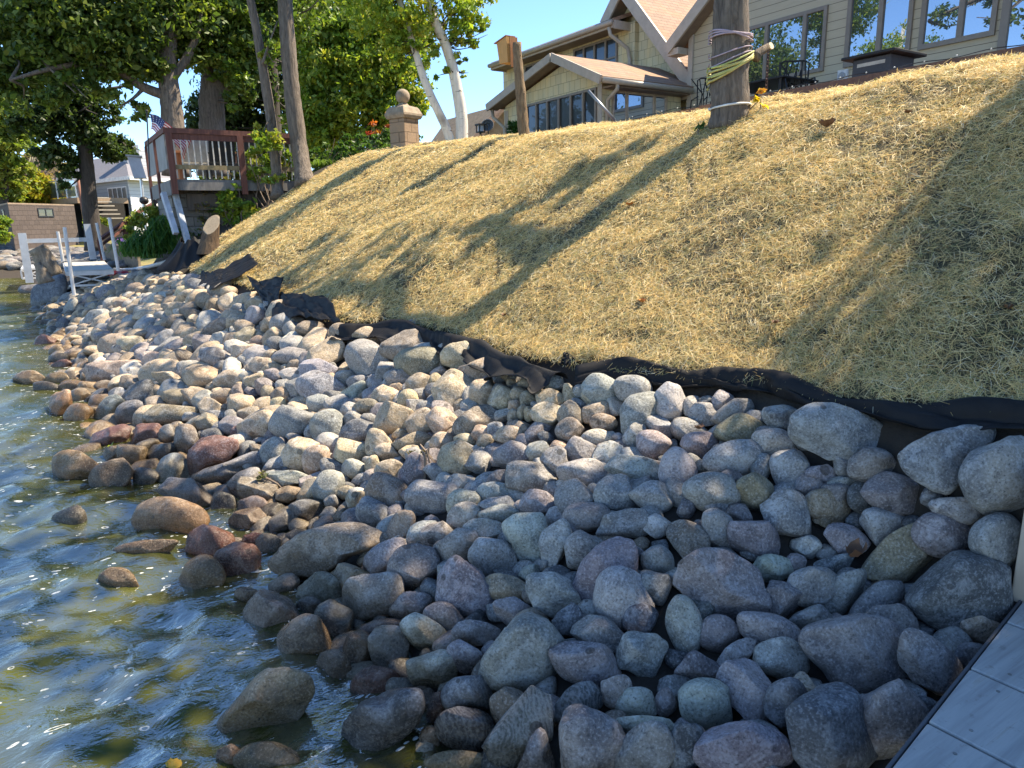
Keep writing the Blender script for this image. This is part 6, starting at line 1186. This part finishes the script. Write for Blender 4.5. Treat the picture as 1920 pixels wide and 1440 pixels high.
# ================================================================== BOAT LIFT, SMALL DOCK, PUMP, PIPES
yL_ = 19.0; root = empty('boat_lift', onY(120, 500, yL_), 'white aluminium boat lift frame with a crossbar beside the small platform', 'boat lift')
for (u, v_), (u2, v2_), s_ in (((41, 437), (56, 530), .15), ((163, 420), (175, 486), .13)): mb = MB(); mb.beam(onY(u, v_, yL_), onY(u2, v2_, yL_), s_, s_); mb.build('upright', M_WHITEP, root)
mb = MB(); mb.beam(onY(46, 452, yL_), onY(166, 449, yL_), .07, .09); mb.build('crossbar', M_WHITEP, root)
mb = MB(); q = [onZ(u, v_, .66) for u, v_ in ((39, 507), (75, 505), (75, 499), (44, 499))]; mb.slab(q, (0, 0, .06)); lo_ = [p_ - np.array([0, 0, .28]) for p_ in q]
for i in range(2): mb.beam(lo_[i], q[i], .05, .05)
mb.beam(lo_[0], lo_[1], .05, .05); mb.beam(lo_[0], q[1], .03, .03); mb.beam(q[0], lo_[1], .03, .03); mb.build('foot_frame', M_WHITEP, root)
yPf = 16.6; root = empty('platform', onY(170, 500, yPf), 'small grey boarded aluminium platform on poles by the rocks', 'dock'); zp = .92; q = [onZ(u, v_, zp) for u, v_ in ((126, 512), (213, 509), (190, 487), (117, 487))]
q[2] = q[1] + (q[2] - q[1]) * min(1, 5.5 / np.linalg.norm(q[2] - q[1])); q[3] = q[0] + (q[3] - q[0]) * min(1, 5.5 / np.linalg.norm(q[3] - q[0]))
mb = MB(); mb.slab(q, (0, 0, .05)); mb.build('deck_boards', plain('sun-bleached boards', (.46, .43, .37), .8, .2, 3), root)
mb = MB(); dn = np.array([0, 0, -.02]); mb.beam(q[0] + dn, q[1] + dn, .06, .10); mb.beam(q[0] + dn * 16, q[1] + dn * 16, .04, .05); mb.beam(q[0] + dn * 16, q[1] + dn, .03, .03); mb.beam(q[0] + dn, q[1] + dn * 16, .03, .03); mb.beam(q[0] + dn, q[3] + dn, .06, .10); mb.build('frame', M_WHITEP, root)
for u, v_, u2, v2_, yy in ((108, 428, 118, 490, 18.5), (121, 424, 134, 510, 16.8), (109, 420, 139, 553, 15.6), (181, 412, 196, 487, 18.4), (205, 402, 222, 508, 16.4)): mb = MB(); mb.tube([onY(u if u2 != 139 else 121, v_ + 6, yy), onY(u2, v2_, yy)], .032, 8); mb.build('pole', M_WHITEP, root)
mb = MB(); mb.tube([hit(u, v_, .10) for u, v_ in ((214, 505), (228, 506), (250, 505), (280, 500), (310, 492), (335, 480), (352, 468), (358, 460))], .045, 8); mb.tube([hit(214, 505, .10), hit(214, 505, .10) + np.array([.0, 0, -.3])], .045, 8)
tag(mb.build('white_pipe', M_WHITEP, smooth=True), 'long curved white plastic pipe along the top of the rocks', 'pipe')
c = hit(226, 517, .12); root = empty('pump', c, 'red motor pump lying on the rocks at the end of the white pipe', 'pump'); M_RED = plain('red enamel', (.38, .015, .02), .4, .15); ax = hit(246, 514, .12) - hit(210, 518, .12); ax /= np.linalg.norm(ax); mb = MB()
prof = [(-.42, .10), (-.40, .16), (-.20, .16), (-.18, .10), (-.06, .10), (-.05, .13), (.28, .13), (.33, .09), (.35, .02)]; mb.tube([c + ax * q[0] for q in prof], [q[1] for q in prof], 16); mb.build('housing', M_RED, root, smooth=False); mb = MB(); pl = c - RT * 0 + np.array([-.02, -.135, .02]) + ax * .1; mb.box((pl[0] - .07, pl[1] - .006, pl[2] - .05), (pl[0] + .07, pl[1], pl[2] + .05)); mb.build('plate', M_WHITEP, root)
mb = MB(); mb.tube([hit(u, v_, .16) for u, v_ in ((205, 520), (180, 528), (150, 536), (120, 548), (105, 560))], .04, 8); tag(mb.build('black_hose', M_DKMETAL, smooth=True), 'black hose running from the red pump down to the dark boulder', 'hose')
mb = MB(); q = [onZ(u, v_, .45) for u, v_ in ((-30, 500), (45, 495), (45, 490), (-30, 494))]; mb.slab(q, (0, 0, .12)); tag(mb.build('far_jetty', plain('pale jetty boards', (.50, .46, .42), .8)), 'long pale jetty at the left edge in front of the far shore rocks', 'jetty')
# ================================================================== BOATHOUSE, FAR HOUSE
root = empty('boathouse', onY(90, 470, 41), 'dark brown concrete-block boathouse with a small window', 'boathouse'); A0, B0, D0 = onY(31, 478, 40.5), onY(149, 452, 44), onY(11, 472, 44); zt = .5 * (onY(31, 388, 40.5)[2] + onY(149, 381, 44)[2]); A0, B0, D0 = [np.array([p[0], p[1], .3]) for p in (A0, B0, D0)]; E0 = B0 + (D0 - A0)
mb = MB(); mb.slab([A0, B0, E0, D0], (0, 0, zt - .3)); mb.build('wall', m_block('dark brown block', (.105, .080, .068), .45, .22, .18), root)
mb = MB(); mb.slab([p + np.array([0, 0, zt - .297]) for p in (A0, B0, E0, D0)], (0, 0, .06)); mb.build('roof', plain('flat roof edge', (.30, .22, .15), .8), root)
ex = (B0 - A0) / np.linalg.norm(B0 - A0); nrm_ = np.array([ex[1], -ex[0], 0]); wz1 = onY(75, 390, 41.8)[2]; wl = A0 + ex * (np.linalg.norm(B0 - A0) * .40); ww = np.linalg.norm(B0 - A0) * .24
def quadwin(o0, ux, wid, z0, z1, nn, parent, frame, glass, mull=1, name='window'):
    mb = MB(); P = lambda a, z, d: np.array([*(o0 + ux * a + nn * d)[:2], z]); t = .06
    for a0, a1, b0_, b1_ in [(0, wid, z0, z0 + t), (0, wid, z1 - t, z1), (0, t, z0 + t, z1 - t), (wid - t, wid, z0 + t, z1 - t)] + [(wid * (i + 1) / (mull + 1) - t / 2, wid * (i + 1) / (mull + 1) + t / 2, z0 + t, z1 - t) for i in range(mull)]:
        mb.hexa([P(a0, b0_, .03), P(a1, b0_, .03), P(a1, b0_, -.02), P(a0, b0_, -.02), P(a0, b1_, .03), P(a1, b1_, .03), P(a1, b1_, -.02), P(a0, b1_, -.02)])
    f = mb.build(name, frame, parent); g = MB(); g.hexa([P(.03, z0 + .03, .012), P(wid - .03, z0 + .03, .012), P(wid - .03, z0 + .03, .004), P(.03, z0 + .03, .004), P(.03, z1 - .03, .012), P(wid - .03, z1 - .03, .012), P(wid - .03, z1 - .03, .004), P(.03, z1 - .03, .004)]); g.build('pane', glass, f)
quadwin(wl, ex, ww, wz1 - .42, wz1 - .0, nrm_, root, M_DKMETAL, m_glass('boathouse glass', (.02, .03, .035), .35))
el = (D0 - A0) / np.linalg.norm(D0 - A0); quadwin(A0 + el * np.linalg.norm(D0 - A0) * .45, el, np.linalg.norm(D0 - A0) * .22, wz1 - .75, wz1 - .05, np.array([-el[1], el[0], 0]), root, M_DKMETAL, M_DGLASS, 0)
M_BLUE = m_siding('shaded blue-grey siding', (.26, .30, .32), .2); M_WSIDE = m_siding('sunlit white siding', (.62, .63, .62), .2); M_GROOF = plain('grey shingles', (.20, .19, .20), .9, .25, 20); M_WTRIM = plain('white trim', (.66, .66, .64), .5)  # far house walls: shade and sun put into the two siding colours
K, Lf = onY(247, 400, 46), onY(88, 400, 58); Mr = onY(345, 400, 49); ze_ = onY(247, 333, 46)[2]; K, Lf, Mr = [np.array([p[0], p[1], 1.2]) for p in (K, Lf, Mr)]; Bk = Lf + (Mr - K)
root = empty('far_house', K, 'blue-grey single-storey house with grey roof beyond the far lawn', 'house'); mb = MB(); mb.slab([K, Lf, Bk, Mr], (0, 0, ze_ - 1.2)); mb.build('wall', M_BLUE, root)
nK = np.array([(Mr - K)[1], -(Mr - K)[0], 0]); nK /= np.linalg.norm(nK); mb = MB(); mb.slab([K + nK * .004, Mr + nK * .004, Mr + nK * .06, K + nK * .06], (0, 0, ze_ - 1.2)); mb.build('side_wall', M_WSIDE, root)
T3 = lambda p, z: np.array([p[0], p[1], z]); ctr = (K + Lf + Bk + Mr) / 4; out_ = lambda p: p + (p - ctr) / np.linalg.norm(p - ctr) * .7; eK, eL, eB, eM = [T3(out_(p), ze_ - .05) for p in (K, Lf, Bk, Mr)]; r1, r2 = T3(ctr + (K - Lf) * .22, onY(240, 285, 47)[2] + .2), T3(ctr - (K - Lf) * .25, onY(240, 285, 47)[2] + .2)
mb = MB(); mb.add([eK, eL, eB, eM, r1, r2], [(0, 4, 5, 1), (1, 5, 2), (2, 5, 4, 3), (3, 4, 0), (3, 2, 1, 0)][::1]); rf = mb.build('roof', M_GROOF, root); mb = MB(); mb.beam(eK, eL, .1, .2); mb.beam(eK, eM, .1, .2); mb.build('fascia', M_WTRIM, root)
ux = (Lf - K) / np.linalg.norm(Lf - K); nn_ = np.array([-ux[1], ux[0], 0]); nn_ = nn_ if nn_ @ (CAM - K) > 0 else -nn_
def along(px): p = [T3(K + ux * s, 3) for s in np.linspace(0, np.linalg.norm(Lf - K), 400)]; return min(np.linspace(0, np.linalg.norm(Lf - K), 400), key=lambda s: abs(proj(T3(K + ux * s, 3))[0] - px))
zd_ = onY(230, 382, 46.5)[2]
for pa, pb_, zh, zl, mu in ((243, 208, .45, 2.3, 3), (152, 137, .6, 1.9, 0), (110, 98, .5, 2.0, 0)): s0, s1 = along(pa), along(pb_); quadwin(K + ux * s0, ux, s1 - s0, ze_ - zl, ze_ - zh, nn_, root, M_WTRIM, M_DGLASS, mu, 'sliding_door' if mu == 3 else 'window')
dm = T3(K + ux * along(212), 0) - nn_ * 3.2; dz0, dz1 = ze_ - .4, onY(205, 278, 49)[2]; mb = MB(); e2 = np.array([1, .15, 0]); f2 = np.array([-.15, 1, 0]); mb.slab([T3(dm + e2 * a + f2 * b_, dz0) for a, b_ in ((-1.3, 0), (1.0, 0), (1.0, 2.5), (-1.3, 2.5))], (0, 0, dz1 - dz0)); mb.build('dormer', M_WSIDE, root); mb = MB(); mb.slab([T3(dm + e2 * a + f2 * b_, dz0) for a, b_ in ((-2.0, -.4), (-1.31, -.4), (-1.31, .6), (-2.0, .6))], (0, 0, dz1 - dz0 + .2)); mb.build('chimney', plain('grey chimney', (.33, .35, .38), .7), root)
# deck of the far house
ds0, ds1 = along(247), along(112); dd = 2.6; o_ = K + nn_ * .1; mb = MB(); q = [T3(o_ + ux * ds0, zd_), T3(o_ + ux * ds1, zd_), T3(o_ + ux * ds1 + nn_ * dd, zd_), T3(o_ + ux * ds0 + nn_ * dd, zd_)]; fd = empty('far_deck', q[3], 'raised tan deck with glass-panel railing in front of the far house', 'deck'); mb.slab(q, (0, 0, .3)); mb.build('floor', wood('tan deck boards', (.30, .20, .12), (.44, .32, .21)), fd)
mb = MB(); hz = np.array([0, 0, 1.25]); mb.beam(q[2] + hz, q[3] + hz, .07, .07); mb.build('rail', M_GALV, fd); mb = MB(); mb.slab([q[2] + [0, 0, .36], q[3] + [0, 0, .36], q[3] + [0, 0, .36] - nn_ * .03, q[2] + [0, 0, .36] - nn_ * .03], (0, 0, .82)); mb.build('glass_panel', m_glass('railing glass', (.05, .07, .09), .25), fd)
for i in range(9): p = q[2] + (q[3] - q[2]) * i / 8; mb = MB(); mb.beam(p + [0, 0, .3], p + [0, 0, 1.2], .06, .06, (1, 0, 0)); mb.build('railing_post', M_GALV, fd)
for i in (0, 4, 8): p = q[2] + (q[3] - q[2]) * i / 8 - nn_ * .2; mb = MB(); mb.beam((p[0], p[1], gz(p[0], p[1]) - .1), p - [0, 0, .002], .18, .18, (1, 0, 0)); mb.build('support_post', wood('golden post', (.40, .26, .12), (.55, .38, .2)), fd)
mb = MB(); mb.hexa([T3(o_ + ux * a + nn_ * b_, z_) for a, b_, z_ in ((ds0 - .3, .4, 1), (ds0 - .3, dd - .6, 1), (ds1 + .3, dd - .6, 1), (ds1 + .3, .4, 1), (ds0 - .3, .4, zd_ - .01), (ds0 - .3, dd - .6, zd_ - .01), (ds1 + .3, dd - .6, zd_ - .01), (ds1 + .3, .4, zd_ - .01))]); mb.build('underdeck_shade', plain('underdeck shade colour', (.03, .025, .02), .9), fd)  # near-black solid block stands in for shade under the far deck
for i in range(6): z_ = zd_ + .25 - i * .22; p = q[3] + (-ux) * (.2 + .28 * i) ; mb = MB(); mb.slab([p, p - nn_ * 1.4, p - nn_ * 1.4 - ux * .3, p - ux * .3], (0, 0, .06)); s_ = mb.build('stair_tread', wood('grey tread', (.3, .26, .2), (.45, .4, .33)), fd); s_.location.z += z_ - zd_
# kayak, lawn pole, lawn sprig
ya = 38.0; a, b_ = onY(206, 412, ya), onY(262, 412, ya); mb = MB(); cc = (a + b_) / 2; cc[2] = gz(cc[0], cc[1]) + .28; L2 = np.linalg.norm(b_ - a) / 2; sec = np.linspace(-1, 1, 19); mb.tube([cc + np.array([s * L2, 0, .12 * s * s]) for s in sec], [.03 + .30 * (1 - s * s) ** .7 for s in sec], 12); ky = empty('kayak', cc, 'pink and white kayak lying on the far lawn behind the stair rail', 'kayak'); mb.build('hull', plain('pink plastic', (.55, .22, .42), .35, .25, 1.2), ky, smooth=True); mb = MB(); mb.ball(cc + np.array([0, 0, .26]), (.5, .2, .06), 16, 6); mb.build('cockpit', M_DKMETAL, ky, smooth=True)
mb = MB(); mb.tube([onY(146, 330, 33), onY(152, 375, 33), onY(159, 410, 33)], .06, 8); tag(mb.build('lawn_pole', wood('rusty pole', (.20, .08, .05), (.32, .15, .10)), smooth=True), 'thin rust-red pole leaning on the lawn left of the dark tree', 'pole')
plant('lawn_flowers', 'clump of yellow-green grass at the foot of the dark tree', [blob(160, 422, 8, 29, 160), blob(198, 418, 9, 30, 160)], 'lime', .2, 81)
# ================================================================== SMALL THINGS ON THE ROCKS AND STRAW
def leaf(name, label, p, size, col, seed, curl=.3, cat='leaf', nrm_=None):
    g = np.random.default_rng(seed); n = 11; V = []; yaw = g.uniform(0, 6.28)
    for j in range(7):
        for i in range(7):
            u, v_ = i / 6 * 2 - 1, j / 6 * 2 - 1; lob = .62 + .38 * abs(math.sin(v_ * 4.2 + .6)); x = u * .5 * lob * (1 - .55 * v_ * v_); V.append(np.array([x * math.cos(yaw) - v_ * .6 * math.sin(yaw), x * math.sin(yaw) + v_ * .6 * math.cos(yaw), curl * (abs(u) ** 1.5 + .6 * v_ * v_) * .5 + .05 * g.normal()]) * size + np.array(p))
    Q = [(j * 7 + i, j * 7 + i + 1, j * 7 + i + 8, j * 7 + i + 7) for j in range(6) for i in range(6)]; o = link(name, np_mesh(name, V, Q), col, smooth=True); return tag(o, label, cat)
M_LBR, M_LOR, M_LYE = plain('dead oak leaf', (.16, .075, .035), .7, .4, 20), plain('orange leaf', (.50, .17, .03), .6, .3, 20), plain('yellow leaf', (.70, .36, .02), .5, .2, 20)
leaf('oak_leaf', 'large curled brown dead leaf on the sunny straw right of the tied trunk', hit(1550, 236, .08), .10, M_LBR, 1, .7); leaf('oak_leaf', 'brown curled leaf caught between stones above the ochre boulder', hit(1603, 1044, .33), .085, M_LBR, 2, .9)
leaf('yellow_leaf', 'yellow-orange leaf floating on the water at the bottom edge', onZ(326, 1433, .03), .055, M_LYE, 3, .1)
for i, (px, py, lb_) in enumerate(((1204, 566, 'orange leaf on the straw halfway up the slope'), (1180, 384, 'small orange leaf in the trunk shadow on the straw'), (1455, 606, 'small rust leaf on the lower straw above the fabric'), (945, 592, 'tiny rust leaf near the foot of the trunk shadow'), (1890, 578, 'brown leaf on the shaded straw at the right edge'), (1702, 212, 'rust leaf near the crest in the shade edge'))): leaf('fallen_leaf', lb_, hit(px, py, .07), .05, M_LOR if i < 2 else M_LBR, 10 + i, .6)
leaf('fallen_leaf', 'rust leaf lying on stones near the fabric in the shade', hit(1312, 803, .22), .05, M_LBR, 30, .5)
plant('water_weed', 'small bright green sprig growing on the wet red boulder', [(hit(214, 838, .22), (.07, .07, .05), 26)], 'bright', .07, 91); plant('weed_tuft', 'dry weed tuft growing between stones in the middle', [(hit(497, 890, .2), (.07, .07, .08), 40)], [(.12, .13, .05), (.2, .18, .08)], .035, 92, stems=8); plant('weed_tuft', 'dead weed sprigs among the sunlit stones', [(hit(790, 850, .2), (.08, .06, .06), 40)], [(.16, .13, .07), (.1, .09, .04)], .03, 93, stems=8)
